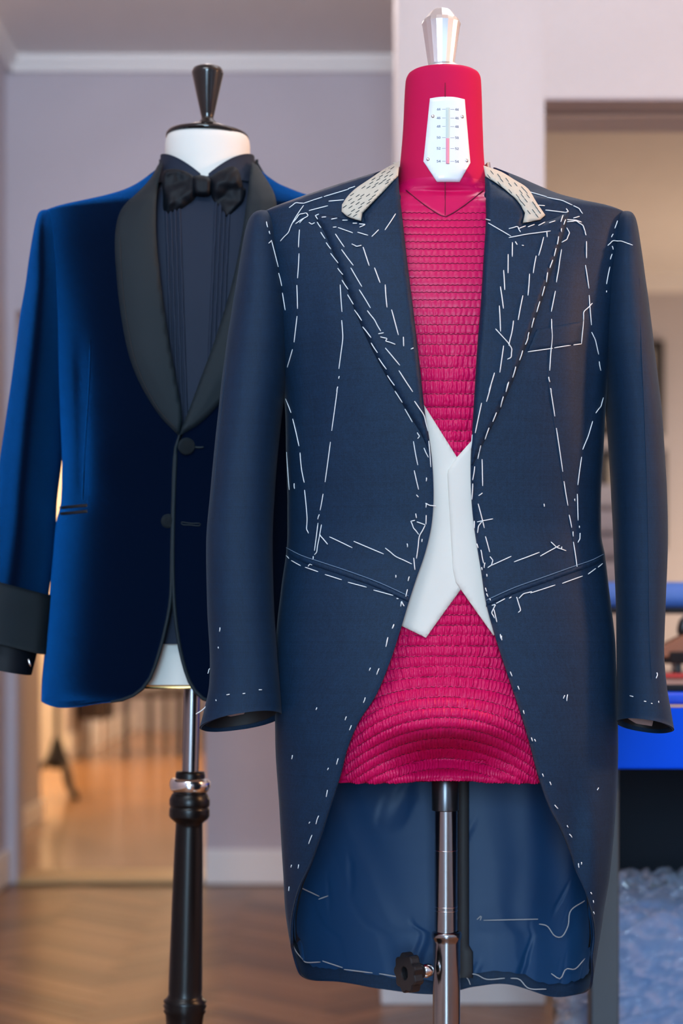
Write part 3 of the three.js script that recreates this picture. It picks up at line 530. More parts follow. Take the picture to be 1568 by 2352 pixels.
{
  const base = V(xOf(1022, D1), hOf(2280, D1), -D1);
  tailcoat = thing('tailcoat', 'dark navy wool tailcoat covered in white basting stitches, open over the crimson form', 'tailcoat', base);
  const body = part(tailcoat, 'coat_body', shell(coat, { rows: coatHeights, nt: 190, tA: tL, tB: (h) => Math.PI * 2 + tR(h), hAt: (s, h) => hemmed()(s, Math.min(h, lerp(frontTop, hOf(394, D1), sstep(0.03, 0.16, Math.min(s, 1 - s))))), th: 0.003 }), M.wool, 'dark navy wool coat body');
  // lining of the skirt, with its ragged edge and creases
  const liningHeights = [...pys(620, 1300, 40), ...pys(1306, 2300, 120)].map((p) => hOf(p, D1));
  part(tailcoat, 'lining', shell(coat, { rows: liningHeights, nt: 240, inner: false, tA: (h) => tL(h) + 0.03 + 0.014 * noise(h * 60, 1), tB: (h) => Math.PI * 2 + tR(h) - 0.03 - 0.014 * noise(h * 60, 8), hAt: (s, h) => hemmed(0.017 + 0.004 * noise(s * 40, 3))(s, h), off: -0.0062,
    wave: (t, h, s) => { const low = sstep(1500, 1850, pyAt(h)); return -0.0035 * low * Math.max(0, noise(s * 16 + h * 4, h * 2.5, 2)) - 0.012 * low * Math.pow(Math.max(0, noise(s * 34 - h * 13, h * 9, 5) - 0.32), 1.2); } }), M.lining, 'slate blue satin lining');
  // front facings of the skirt, dark wool turned to the inside
  for (const [fa, fb] of [[(h) => tL(h) + 0.022, (h) => tL(h) + 0.30 + 0.03 * noise(h * 9, 2)], [(h) => Math.PI * 2 + tR(h) - 0.022, (h) => Math.PI * 2 + tR(h) - 0.30 - 0.03 * noise(h * 9, 6)]])
    part(tailcoat, 'skirt_facing', shell(coat, { rows: liningHeights.slice(60), nt: 24, inner: false, tA: fa, tB: fb, hAt: (s, h) => hemmed(0.022)(fa(h) > 5 ? 0.98 : 0.02, h), off: -0.0085 }), M.facing, 'dark brownish facing inside the skirt front');
  // centre vent: the facing of the overlap
  { const a = [], rowsV = pys(1650, 2246, 40), pos = [], idx = []; rowsV.forEach((py, i) => { const w = py > 2180 ? 1086 : 1077; [[1048, 0.011], [1052, 0.018], [w - 3, 0.018], [w, 0.011]].forEach(([px, o]) => { const p = coat.liftBack(px, py, o); pos.push(p.x, p.y, p.z); }); });
    for (let j = 0; j < rowsV.length - 1; j++) for (let i = 0; i < 3; i++) { const q = j * 4 + i; idx.push(q, q + 4, q + 1, q + 1, q + 4, q + 5); }
    const g = new THREE.BufferGeometry(); g.setAttribute('position', new THREE.Float32BufferAttribute(pos, 3)); g.setAttribute('uv', new THREE.Float32BufferAttribute(new Float32Array(pos.length / 3 * 2), 2)); g.setIndex(idx); g.computeVertexNormals();
    part(tailcoat, 'vent_facing', g, M.sleeveLining, 'black facing of the centre vent'); }
  // sleeves
  for (const [b, end, tipx] of [[sl1, cuffEnd(1630, 1676, -15), 0], [sr1, cuffEnd(1646, 1680, 12), 1]]) {
    const rows = Array.from({ length: 121 }, (_, i) => i / 120), v = (q) => (q < 0.2 ? q * q * 1.5 : 0.06 + (q - 0.2) * 0.94 / 0.8);
    const hAt = end(b), sleeve = part(tailcoat, 'sleeve', shell(b, { rows, nt: 90, hAt: (s, r) => hAt(s, 0, v(r)), th: 0.0025 }), M.wool, 'dark navy wool sleeve');
    part(sleeve, 'sleeve_lining', shell(b, { rows: rows.slice(60), nt: 60, hAt: (s, r) => hAt(s, 0, v(r)) + 0.006, off: -0.006, inner: false }), M.sleeveLining, 'black sleeve lining');
    const q = tipx ? [[1440, 1640], [1500, 1655], [1497, 1668], [1460, 1662], [1438, 1648]] : [[512, 1634], [566, 1630], [560, 1640], [530, 1646], [512, 1642]];
    const zb = D1 - 0.043 + 0.036;
    part(sleeve, 'cuff_stay', cut(q, (x, y, o) => P(x, y, zb - o), { cell: 8, top: pillow(0.0015, 5), bottom: () => 0 }), M.stay, 'pinkish seam allowance inside the cuff');
    part(sleeve, 'hindarm_seam', thread((tipx ? [[1468, 640], [1473, 800], [1480, 960], [1486, 1130], [1489, 1300], [1491, 1450], [1496, 1560]] : [[541, 660], [517, 860], [502, 1000], [489, 1150]]).map(([x, y]) => b.lift(x, y, 0.0002)), 0.0006, 5), M.wool);
  }
  // lapels and collar
  const lapL = [...sp([[914, 398], [917, 440], [926, 520], [935, 600], [950, 720], [965, 850], [976, 950], [986, 1010], [991, 1050]], 5), ...sp([[989, 1048], [968, 1000], [930, 938], [890, 870], [850, 795], [815, 715], [790, 645], [762, 575], [740, 525], [722, 497]], 5), ...sp([[740, 491], [765, 496], [800, 505], [830, 511]], 4), ...sp([[836, 508], [834, 494], [851, 472], [880, 440], [905, 411]], 4)];
  const lapR = [...sp([[1114, 398], [1115, 450], [1116, 500], [1110, 600], [1104, 700], [1096, 800], [1090, 900], [1084, 1000], [1081, 1066]], 5), ...sp([[1085, 1070], [1104, 1030], [1140, 960], [1172, 890], [1205, 805], [1235, 720], [1262, 640], [1285, 570], [1300, 515], [1307, 486]], 5), ...sp([[1290, 492], [1262, 504], [1225, 514], [1200, 518]], 4), ...sp([[1199, 512], [1205, 494], [1192, 466], [1160, 437], [1128, 414]], 4)];
  const lapTop = (d, x, y) => pillow(0.0042, 5, 0.0002)(d) + 0.004 * sstep(0, 90, d) + 0.0045 * sstep(1100, 820, y) * Math.exp(-Math.pow(d / 60, 2)) * sstep(0, 8, d);
  for (const [poly, nm] of [[lapL, 'lapel'], [lapR, 'lapel']]) part(tailcoat, nm, cut(poly, coat.lift, { cell: 7, top: lapTop, bottom: () => -0.002 }), M.wool, 'peaked navy lapel');
  // canvas undercollar with pad stitching
  const colL = [...sp([[917, 370], [884, 387], [850, 410], [815, 434], [797, 452], [785, 470]], 4), ...sp([[784, 486], [800, 499], [829, 508]], 4), ...sp([[832, 490], [851, 470], [880, 440], [914, 404]], 4)];
  const colR = [...sp([[1110, 380], [1150, 394], [1180, 412], [1212, 433], [1232, 465], [1252, 494]], 4), ...sp([[1240, 505], [1200, 513]], 4), ...sp([[1205, 490], [1190, 464], [1152, 430], [1114, 405]], 4)];
  const colTop = pillow(0.0038, 5, 0.005);
  const cl = part(tailcoat, 'undercollar', cut(colL, coat.lift, { cell: 6, top: colTop, bottom: () => 0 }), M.canvas, 'beige canvas undercollar with dark pad stitches'), cr = part(tailcoat, 'undercollar', cut(colR, coat.lift, { cell: 6, top: colTop, bottom: () => 0 }), M.canvas, 'beige canvas undercollar with dark pad stitches');
  const pads = (poly, dx, dy, host) => { const g = []; for (let y = 372; y < 512; y += 9) for (let x = 780; x < 1260; x += 12) { const qx = x + ((y / 9) % 2) * 6 + rnd() * 3, qy = y + rnd() * 3; if (inPoly(poly, qx, qy) && inPoly(poly, qx + dx, qy + dy) && distPoly(poly, qx, qy) > 5 && rnd() > 0.25) g.push(thread([coat.lift(qx, qy, 0.0089), coat.lift(qx + dx / 2, qy + dy / 2, 0.0094), coat.lift(qx + dx, qy + dy, 0.0089)], 0.00045, 4)); } part(host, 'pad_stitches', mergeGeometries(g), M.padStitch, 'small dark pad stitches', 'stuff'); };
  pads(colL, -9, 6, cl); pads(colR, 7, 9, cr);
  part(tailcoat, 'collar_back', shell(coat, { rows: pys(368, 412, 12).map((p) => hOf(p, D1)), nt: 40, tA: () => Math.PI * 1.04, tB: () => Math.PI * 1.96, off: 0.006, th: 0.004 }), M.canvas, 'beige canvas collar round the neck');
  // waist seam, a raised welt
  for (const line of [[[657, 1266], [690, 1283], [740, 1300], [800, 1320], [870, 1346], [938, 1377]], [[1386, 1281], [1360, 1294], [1320, 1308], [1250, 1333], [1180, 1358], [1116, 1387]]]) {
    const a = sp(line, 5), poly = [...a.map(([x, y]) => [x, y - 7]), ...a.slice().reverse().map(([x, y]) => [x, y + 7])];
    part(tailcoat, 'waist_seam', cut(poly, coat.lift, { cell: 6, top: pillow(0.0032, 7, -0.0005), bottom: () => -0.002 }), M.wool);
    part(tailcoat, 'chalk_line', thread(a.map(([x, y]) => coat.lift(x, y - 8, 0.0008)), 0.0006, 4), M.chalk, 'pale blue chalk line');
  }
  part(tailcoat, 'breast_pocket', cut([[1210, 807], [1232, 756], [1340, 737], [1336, 790]], coat.lift, { cell: 6, top: pillow(0.0018, 4, 0), bottom: () => -0.002 }), M.wool, 'breast pocket welt');
  // dart and side seams, fine raised lines
  for (const l of [[[783, 690], [784, 780], [775, 880], [762, 980], [748, 1090], [735, 1180], [725, 1280]], [[1268, 640], [1262, 760], [1258, 860], [1275, 990], [1292, 1110], [1310, 1210], [1327, 1305]]]) part(tailcoat, 'dart_seam', thread(l.map(([x, y]) => coat.lift(x, y, -0.0002)), 0.0007, 5), M.wool);

  // basting: each stitch a thread of its own, read off the photograph in enlarged crops [x0, y0, scale]
  const onLapel = (x, y) => (inPoly(lapL, x, y) ? lapTop(distPoly(lapL, x, y), x, y) : inPoly(lapR, x, y) ? lapTop(distPoly(lapR, x, y), x, y) : 0);
  const surf = (x, y, off) => {
    let d = coat.depth(x, y) - onLapel(x, y);
    for (const b of [sl1, sr1]) if (b.inside(x, y)) d = Math.min(d, b.depth(x, y));
    return P(x, y, d - off);
  };
  const crops = {
    a: [560, 400, 3.136], b: [1040, 400, 2.9697], c: [560, 880, 2.9037], d: [1020, 880, 2.8613], e: [440, 1400, 2.8], f: [960, 1400, 2.579], g: [600, 1800, 1.96],
  };
  const S = {
    a: [[325, 242, 372, 207, 430, 210], [430, 210, 500, 186, 565, 165], [575, 162, 755, 108], [750, 105, 800, 88], [610, 195, 720, 185], [468, 263, 605, 228], [430, 225, 395, 275, 350, 350, 320, 420, 262, 482], [352, 350, 400, 290, 450, 280, 462, 300, 410, 330, 372, 357], [462, 300, 430, 320, 400, 352], [513, 298, 530, 325], [513, 300, 540, 288], [560, 310, 592, 308], [468, 348, 490, 360, 510, 350],
      [628, 325, 672, 317], [708, 332, 747, 332], [783, 354, 815, 354], [830, 358, 872, 362], [832, 382, 872, 364], [641, 383, 666, 381], [678, 385, 784, 423], [818, 418, 894, 441], [920, 450, 970, 400], [1015, 402, 1092, 285],
      [527, 345, 555, 387], [553, 418, 584, 465], [592, 493, 626, 540], [624, 570, 678, 640], [675, 677, 712, 724], [706, 763, 750, 830], [746, 868, 788, 938], [796, 978, 848, 1055], [855, 1100, 915, 1178], [916, 1216, 962, 1287], [970, 1326, 1026, 1406], [1033, 1450, 1084, 1523],
      [658, 430, 722, 525], [703, 543, 787, 657], [769, 674, 849, 811], [830, 832, 911, 964], [888, 982, 940, 1050, 985, 1131], [968, 1150, 1006, 1143], [982, 1172, 1030, 1185, 1020, 1200, 1090, 1226], [1018, 1252, 1122, 1377], [1116, 1415, 1215, 1568],
      [776, 503, 812, 520, 846, 513], [858, 525, 902, 660], [940, 674, 980, 782], [1017, 796, 1030, 960], [1063, 976, 1112, 1159], [1148, 1172, 1150, 1240], [1202, 1260, 1220, 1252],
      [162, 342, 171, 383], [182, 410, 188, 432], [178, 498, 200, 478], [198, 475, 247, 668], [250, 712, 272, 806], [277, 855, 297, 980], [400, 400, 393, 527], [397, 571, 386, 750], [381, 799, 386, 970], [383, 1022, 361, 1211], [350, 1262, 312, 1391], [693, 796, 706, 992], [704, 1052, 712, 1180, 684, 1402], [687, 1455, 683, 1475], [676, 1530, 668, 1568]],
    b: [[520, 120, 640, 155], [640, 158, 745, 180, 815, 212], [820, 215, 860, 235, 884, 270], [580, 212, 626, 215], [630, 245, 770, 262], [765, 262, 785, 255, 772, 235], [820, 300, 862, 288], [778, 310, 840, 315, 876, 328], [778, 325, 840, 320, 885, 350, 900, 390], [750, 280, 735, 325], [768, 310, 755, 345],
      [450, 370, 495, 353], [510, 360, 555, 343], [582, 350, 627, 327], [655, 332, 697, 318], [380, 372, 440, 358, 460, 395], [380, 433, 500, 410, 665, 388], [240, 333, 395, 423], [222, 307, 255, 315], [640, 395, 642, 430],
      [740, 370, 740, 395], [720, 425, 711, 480], [703, 505, 690, 560], [680, 585, 660, 640], [645, 670, 637, 738], [625, 765, 607, 832], [592, 868, 570, 942], [553, 980, 536, 1048], [518, 1078, 510, 1120, 493, 1163], [475, 1203, 453, 1270], [428, 1313, 406, 1388], [380, 1417, 362, 1480],
      [618, 430, 584, 555], [567, 557, 547, 675], [522, 680, 511, 828], [476, 828, 444, 995], [412, 1000, 400, 1085, 380, 1170], [345, 1170, 319, 1353], [283, 1355, 245, 1480], [405, 465, 404, 563], [376, 546, 375, 675], [345, 655, 353, 790], [323, 767, 344, 917], [316, 897, 324, 1073], [290, 1055, 375, 1150, 400, 1190, 395, 1250, 370, 1263], [425, 460, 438, 482], [470, 485, 482, 487],
      [775, 365, 793, 400, 775, 445, 740, 465], [740, 513, 718, 660, 705, 738], [698, 797, 670, 938], [672, 988, 676, 1110, 659, 1340], [652, 1383, 660, 1418], [665, 1460, 670, 1485], [510, 1212, 680, 1188], [690, 1185, 802, 1167], [820, 1165, 875, 1158], [875, 1158, 890, 1000], [890, 1000, 892, 940, 950, 880],
      [900, 390, 907, 418], [910, 458, 910, 573], [903, 620, 927, 780], [928, 825, 944, 1030], [945, 1077, 970, 1130, 993, 1230], [997, 1277, 1008, 1340], [1122, 318, 1103, 370], [1092, 408, 1080, 430], [1055, 487, 1090, 455, 1150, 458, 1225, 485], [1085, 490, 1092, 515], [1085, 545, 1073, 582], [1070, 632, 1047, 750], [1047, 795, 1046, 806]],
    c: [[625, 25, 585, 318], [577, 392, 541, 660], [528, 738, 508, 848], [503, 875, 492, 908], [494, 932, 470, 1118], [517, 943, 500, 1040, 484, 1130, 470, 1145], [505, 1005, 508, 1015, 558, 1075], [570, 1025, 722, 1098], [732, 1055, 932, 1140], [942, 1100, 1010, 1155, 1120, 1207], [462, 1155, 460, 1178], [428, 1222, 440, 1208, 458, 1212],
      [278, 105, 314, 198], [325, 238, 367, 420], [374, 463, 385, 580, 402, 664], [404, 712, 421, 905, 418, 975, 430, 1002], [285, 460, 302, 712], [335, 668, 337, 705],
      [282, 1150, 300, 1170], [316, 1183, 378, 1218], [408, 1228, 494, 1258], [540, 1276, 652, 1312], [694, 1328, 818, 1361], [864, 1380, 995, 1416], [1018, 1436, 1030, 1438], [1045, 1490, 1050, 1455, 1068, 1488],
      [1007, 53, 1056, 130], [1073, 172, 1123, 260], [1137, 120, 1200, 215, 1227, 320], [1155, 330, 1170, 355, 1158, 370], [1200, 432, 1230, 496], [1130, 388, 1159, 547], [1135, 582, 1164, 710], [1150, 745, 1163, 760], [1217, 630, 1215, 655], [1232, 385, 1246, 560], [1210, 800, 1238, 815, 1280, 820], [1215, 800, 1213, 830], [1145, 870, 1150, 900], [1112, 920, 1130, 965, 1165, 1010], [1112, 922, 1140, 915],
      [1152, 925, 1208, 945], [1215, 880, 1213, 942], [1208, 948, 1170, 1020, 1150, 1170], [1188, 1040, 1186, 1060], [1088, 1070, 1090, 1095], [1132, 1165, 1140, 1245], [1102, 1290, 1094, 1320], [1090, 1375, 1078, 1428], [1012, 1280, 1012, 1298], [1000, 1608, 990, 1636], [960, 1695, 950, 1740]],
    d: [[310, 0, 277, 122], [245, 130, 203, 328], [418, 0, 405, 58], [388, 88, 370, 158], [343, 193, 318, 254], [294, 293, 267, 370], [240, 410, 220, 498], [200, 547, 186, 638], [184, 338, 174, 430], [187, 660, 181, 765], [248, 500, 252, 676], [225, 740, 250, 722], [222, 792, 263, 952], [215, 912, 320, 892], [250, 905, 225, 940, 218, 985], [270, 1007, 298, 1110], [197, 905, 197, 955], [213, 1055, 222, 1083], [240, 1095, 248, 1140, 258, 1185],
      [285, 1213, 310, 1195, 318, 1165, 300, 1140], [305, 1200, 440, 1138], [458, 1175, 625, 1112], [630, 1137, 757, 1067], [700, 1043, 740, 1080, 800, 1102], [772, 1075, 770, 1095], [267, 1180, 262, 1215], [245, 1210, 248, 1228], [278, 1255, 280, 1272], [270, 1345, 278, 1370], [278, 1382, 287, 1403], [297, 1415, 304, 1432],
      [697, 33, 726, 218], [736, 295, 778, 582], [786, 645, 812, 805], [820, 865, 837, 950], [846, 975, 847, 1008], [848, 1043, 875, 1230], [1045, 95, 1030, 150, 995, 197], [975, 250, 945, 350, 909, 437], [902, 485, 877, 670], [874, 728, 879, 902], [887, 938, 888, 952], [892, 985, 890, 1025, 878, 1048], [857, 760, 858, 775], [655, 793, 657, 812],
      [1040, 1185, 1010, 1210], [995, 1218, 945, 1255], [908, 1268, 775, 1316], [728, 1327, 565, 1380], [490, 1415, 520, 1385, 575, 1370], [475, 1405, 500, 1495, 485, 1508], [440, 1405, 425, 1415], [398, 1417, 340, 1448], [312, 1460, 335, 1455, 312, 1510, 330, 1545], [325, 1485, 345, 1570], [368, 1650, 372, 1680], [376, 1660, 378, 1690]],
    e: [[182, 115, 179, 142], [171, 240, 172, 250], [128, 370, 112, 385, 104, 412], [224, 549, 244, 545], [328, 541, 344, 539], [431, 516, 452, 516], [112, 565, 109, 583], [155, 580, 157, 588], [1300, 95, 1289, 123], [1261, 180, 1248, 240], [1150, 374, 1142, 394], [1205, 378, 1189, 419], [1116, 565, 1104, 600], [805, 630, 799, 645], [995, 688, 986, 712], [1027, 744, 1014, 776], [648, 936, 643, 962], [942, 957, 931, 997], [880, 1018, 873, 1032],
      [873, 1160, 865, 1205], [817, 1326, 805, 1355, 799, 1380], [760, 1365, 754, 1376], [774, 1450, 752, 1507]],
    f: [[545, 368, 556, 395], [590, 453, 598, 475], [623, 597, 628, 618], [670, 758, 677, 780], [688, 768, 695, 782], [735, 972, 742, 990], [779, 1020, 787, 1040], [808, 1157, 828, 1180], [882, 1278, 888, 1290], [895, 1330, 911, 1350], [868, 508, 860, 528], [885, 503, 880, 542], [1068, 1055, 1060, 1070], [1253, 511, 1274, 516], [1337, 543, 1350, 545], [1379, 555, 1386, 558], [1424, 542, 1425, 552], [1413, 373, 1416, 390, 1409, 408]],
    g: [[136, 365, 133, 377], [168, 363, 165, 382], [125, 463, 123, 483], [1427, 358, 1429, 378], [1440, 353, 1440, 364], [1482, 488, 1487, 497], [1493, 525, 1495, 536], [1494, 576, 1498, 587]],
  };
  for (const k of Object.keys(S)) for (const s of S[k]) {
    const [x0, y0, q] = crops[k], pts = []; for (let i = 0; i < s.length; i += 2) pts.push([x0 + s[i] / q, y0 + s[i + 1] / q]);
    const dense = []; for (let i = 0; i < pts.length - 1; i++) { dense.push(pts[i]); dense.push([(pts[i][0] + pts[i + 1][0]) / 2 + (rnd() - 0.5), (pts[i][1] + pts[i + 1][1]) / 2]); } dense.push(pts[pts.length - 1]);
    const n = dense.length, line = dense.map(([x, y], i) => surf(x, y, i === 0 || i === n - 1 ? 0.0004 : 0.0013));
    part(tailcoat, 'basting_stitch', thread(line, 0.0007, 5), M.thread);
  }
  // loose thread ends at the cuffs
  part(tailcoat, 'loose_thread', thread([[474, 1622], [463, 1632], [450, 1640]].map(([x, y], i) => P(x, y, D1 - 0.06 + i * 0.004)), 0.0009, 5), M.thread);
  // threads that hold the lining at the hem
  for (const s of [[135, 700, 150, 745, 185, 790, 195, 802, 265, 803], [275, 798, 365, 828], [372, 836, 500, 852], [530, 855, 615, 870], [895, 850, 930, 880, 940, 905], [935, 855, 970, 860, 1010, 880, 1095, 876], [1122, 876, 1160, 880, 1200, 920, 1282, 925], [1305, 855, 1345, 878, 1370, 835, 1410, 835, 1450, 795, 1490, 760], [970, 612, 990, 595, 985, 615], [1000, 615, 1245, 610], [1250, 632, 1285, 640, 1320, 685, 1350, 690, 1380, 640, 1390, 575, 1455, 527], [160, 460, 260, 507], [258, 520, 300, 505]]) {
    const pts = []; for (let i = 0; i < s.length; i += 2) pts.push(coat.liftBack(600 + s[i] / 1.96, 1800 + s[i + 1] / 1.96, 0.0135));
    part(tailcoat, 'lining_basting', thread(pts, 0.0008, 5), M.liningThread, 'grey white basting thread on the lining');
  }
}
// ---------------------------------------------------------------- white waistcoat
{
  const base = V(xOf(1035, D1), hOf(1465, D1), -D1 + 0.1);
  const w = thing('waistcoat', 'cream white evening waistcoat worn under the basted tailcoat', 'waistcoat', base);
  const lf = [[940, 880], [978, 937], [1049, 1050], [1066, 1078], [1072, 1335], [1055, 1358], [1020, 1406], [978, 1465], [920, 1437], [890, 1420], [890, 890]];
  const rf = [[1110, 985], [1079, 1016], [1049, 1050], [1029, 1079], [1027, 1090], [1033, 1200], [1040, 1310], [1046, 1337], [1090, 1400], [1133, 1460], [1165, 1440], [1165, 980]];
  part(w, 'front_panel', cut(lf, form.lift, { cell: 8, top: pillow(0.003, 6, 0.0045), bottom: () => 0.003 }), M.pique);
  part(w, 'front_panel', cut(rf, form.lift, { cell: 8, top: pillow(0.003, 6, 0.0085), bottom: () => 0.0072 }), M.pique);
}
// ---------------------------------------------------------------- the second form, its shirt, tie and velvet jacket
const D2 = 2.66;
const form2 = sliced(D2, [[316, 384, 569, 0.056, 0.056], [322, 381, 572, 0.0585, 0.0585], [340, 379, 574, 0.0595, 0.0595], [385, 380, 574, 0.060, 0.062], [440, 375, 582, 0.062, 0.07], [480, 300, 660, 0.066, 0.075], [520, 220, 740, 0.075, 0.085], [620, 185, 775, 0.09, 0.10], [900, 190, 765, 0.105, 0.105], [1200, 195, 735, 0.09, 0.09], [1450, 175, 715, 0.095, 0.10], [1575, 185, 700, 0.092, 0.10]], 2.15);
const shirtB = sliced(D2, [[355, 374, 579, 0.064, 0.066], [400, 372, 583, 0.066, 0.068], [440, 362, 594, 0.071, 0.078], [480, 290, 665, 0.077, 0.085], [520, 200, 750, 0.087, 0.095], [620, 172, 786, 0.103, 0.11], [750, 172, 786, 0.115, 0.115], [950, 176, 772, 0.119, 0.115], [1200, 180, 748, 0.104, 0.10], [1480, 158, 728, 0.107, 0.11]], 2.2);
const jk = sliced(D2, [
  [372, 368, 588, 0.068, 0.075], [400, 352, 606, 0.071, 0.08], [430, 315, 645, 0.077, 0.085], [450, 275, 690, 0.083, 0.09], [465, 225, 735, 0.088, 0.095], [478, 165, 790, 0.092, 0.10], [488, 118, 830, 0.096, 0.105], [500, 92, 860, 0.10, 0.11], [560, 88, 866, 0.113, 0.12], [650, 98, 856, 0.126, 0.13], [750, 112, 846, 0.135, 0.135], [880, 130, 832, 0.139, 0.13], [980, 141, 815, 0.137, 0.125], [1080, 145, 795, 0.131, 0.12], [1160, 142, 787, 0.127, 0.118], [1200, 132, 783, 0.126, 0.12], [1300, 122, 775, 0.127, 0.125], [1450, 110, 766, 0.13, 0.13], [1560, 100, 756, 0.13, 0.132], [1625, 98, 750, 0.128, 0.132]], 2.3,
  (x, h) => { const py = pyAt(h, D2), px = CX + x / D2 * F; return 0.0035 * noise(x * 8, h * 3, 12) * sstep(520, 700, py) + 0.006 * noise(x * 6, h * 1.3, 15) * sstep(1150, 1600, py) - 0.008 * Math.exp(-Math.pow((px - 205) / 16, 2)) * sstep(760, 900, py) * sstep(1200, 1100, py) + 0.004 * Math.exp(-Math.pow((px - 240) / 60, 2) - Math.pow((py - 1080) / 60, 2)); });
{
  const rodTop = P(441, 1600, D2), rodLow = P(424, 2340, D2), axis = rodTop.clone().sub(rodLow).normalize();
  const foot = rodLow.clone().addScaledVector(axis, -rodLow.y / axis.y);
  const t = thing('dress_form', 'cream white dress form on a black turned column, dressed in the velvet dinner jacket', 'mannequin', foot);
  const g = shell(form2, { rows: pys(316, 1575, 130).map((p) => hOf(p, D2)), nt: 80, inner: false });
  const capG = (() => { const pos = [], idx = [], h = hOf(1575, D2), n = 80; for (let i = 0; i <= n; i++) { const p = form2.pt(i / n * Math.PI * 2, h); pos.push(p.x, p.y, p.z); } const c = form2.pt(Math.PI / 2, h); pos.push(xOf(441, D2), h, -D2); for (let i = 0; i < n; i++) idx.push(i, n + 1, i + 1); const q = new THREE.BufferGeometry(); q.setAttribute('position', new THREE.Float32BufferAttribute(pos, 3)); q.setAttribute('uv', new THREE.Float32BufferAttribute(new Float32Array(pos.length / 3 * 2), 2)); q.setIndex(idx); q.computeVertexNormals(); return q; })();
  part(t, 'torso', merge([g, capG]), M.formWhite, 'cream white cloth torso and neck');
  part(t, 'hem_band', shell(form2, { rows: pys(1569, 1577, 2).map((p) => hOf(p, D2)), nt: 80, off: 0.0012, th: 0.002 }), M.brass, 'thin brass edge under the torso');
  const k = D2 / F, ax = V(xOf(476, D2), 0, -D2), y = (py) => hOf(py, D2), tilt = V(-0.022, 1, 0).normalize();
  const up = (list) => list.map(([r, py]) => [r * k, y(py) - y(320)]);
  const a0 = V(xOf(476, D2), y(320), -D2);
  part(t, 'neck_cap', latheAlong(up([[0, 320], [95, 320], [95, 312], [92, 308], [60, 299], [56, 296], [48, 294], [44, 291], [0, 290]]), a0, V(0.04, 1, 0)), M.blackLacquer, 'black stepped neck cap');
  part(t, 'finial', latheAlong(up([[0, 292], [26, 291], [24, 284], [15, 276], [14, 270], [16, 262], [36, 172], [37, 166], [33, 158], [24, 154], [0, 152]]), a0, V(0.005, 1, 0)), M.blackLacquer, 'black tapered wooden finial');
  const col = (list) => list.map(([r, py]) => [r * k, foot.distanceTo(P(441 - (py - 1600) * 17 / 740, py, D2))]);
  part(t, 'rod', latheAlong(col([[19, 1780], [19, 1570]]), foot, axis), M.wornChrome, 'chrome rod');
  part(t, 'collar', latheAlong(col([[34, 1792], [34, 1778], [32, 1772], [19, 1771]]), foot, axis), M.blackWood);
  part(t, 'collar_ring', latheAlong(col([[38, 1820], [44, 1815], [46.5, 1808], [47, 1801], [46, 1794], [42, 1788], [34, 1787]]), foot, axis), M.chrome, 'silver ring');
  part(t, 'column', latheAlong([[0.05, 0.02], [0.06, 0.10], ...col([[44, 2420], [41, 2360], [44, 2330], [49, 2322], [46, 2318], [50, 2310], [46, 2304], [50, 2299], [42, 2292], [38, 2284], [39, 2270], [36, 2100], [33, 1960], [31, 1900], [31, 1890], [43, 1880], [46.5, 1874], [46.5, 1860], [45, 1855], [42, 1853.5], [45, 1852], [46.5, 1847], [46.5, 1836], [42, 1826], [38, 1820], [0, 1819]])], foot, axis), M.blackWood, 'black turned wooden column');
  for (let i = 0; i < 3; i++) { const a = i * 2.094 + 0.5, p = [[0.05, 0.16], [0.14, 0.13], [0.22, 0.05], [0.28, 0.014]].map(([r, h]) => V(foot.x + Math.cos(a) * r, h, foot.z + Math.sin(a) * r)); part(t, 'leg', new THREE.TubeGeometry(new THREE.CatmullRomCurve3(p), 16, 0.014, 8), M.blackWood); }
  // shirt
  const sh = thing('dress_shirt', 'dark navy pleated evening shirt under the velvet jacket', 'shirt', V(xOf(470, D2), hOf(1480, D2), -D2));
  const neckTop = (s) => { const f = Math.sin(s * Math.PI * 2), u = Math.cos(s * Math.PI * 2); return f > 0 ? 366 + 66 * Math.pow(f, 3.2) - 4 * u : 360; };
  part(sh, 'shirt_body', shell(shirtB, { rows: Array.from({ length: 161 }, (_, i) => i / 160), nt: 220, hAt: (s, r) => lerp(hOf(neckTop(s), D2), hOf(1478, D2), r), th: 0.0015 }), M.shirt);
  for (const c of [381, 391, 401, 411, 496, 506, 516, 526]) {   // the pleats down both sides of the front
    const dir = c < 450 ? 0.035 : -0.045, at = (y) => c + (y - 470) * dir, yEnd = 985;
    part(sh, 'pleat', cut([[at(455) - 4, 455], [at(455) + 4, 455], [at(yEnd) + 4, yEnd], [at(yEnd) - 4, yEnd]], shirtB.lift, { cell: 4, top: pillow(0.0030, 4, 0.0004), bottom: () => -0.001 }), M.shirt);
  }
  part(sh, 'collar_band', shell(shirtB, { rows: [0, 0.25, 0.5, 0.75, 1], nt: 80, tA: () => Math.PI * 0.5 + 0.06, tB: () => Math.PI * 2.5 - 0.06, hAt: (s, r) => { const e = Math.abs(2 * s - 1); return hOf(lerp(358 + 70 * Math.pow(e, 5), 420 + 22 * e, r), D2); }, off: 0.003, th: 0.002 }), M.shirt);
  // shirt cuff below the jacket cuff
  const cuffB = sliced(D2, [[1400, -35, 112, 0.05, 0.05, 0.04], [1500, -40, 104, 0.05, 0.05, 0.045], [1580, -48, 80, 0.05, 0.05, 0.05]], 2.1);
  const shc = part(sh, 'shirt_cuff', shell(cuffB, { rows: [0, 0.5, 1], nt: 60, hAt: (s, r) => { const u = Math.cos(s * Math.PI * 2), f = Math.sin(s * Math.PI * 2); return hOf(lerp(1420, 1537 + 14 * u + (f < 0 ? 6 * f : 0), r), D2); }, off: -0.004, th: 0.0015 }), M.silk, 'black shirt cuff');
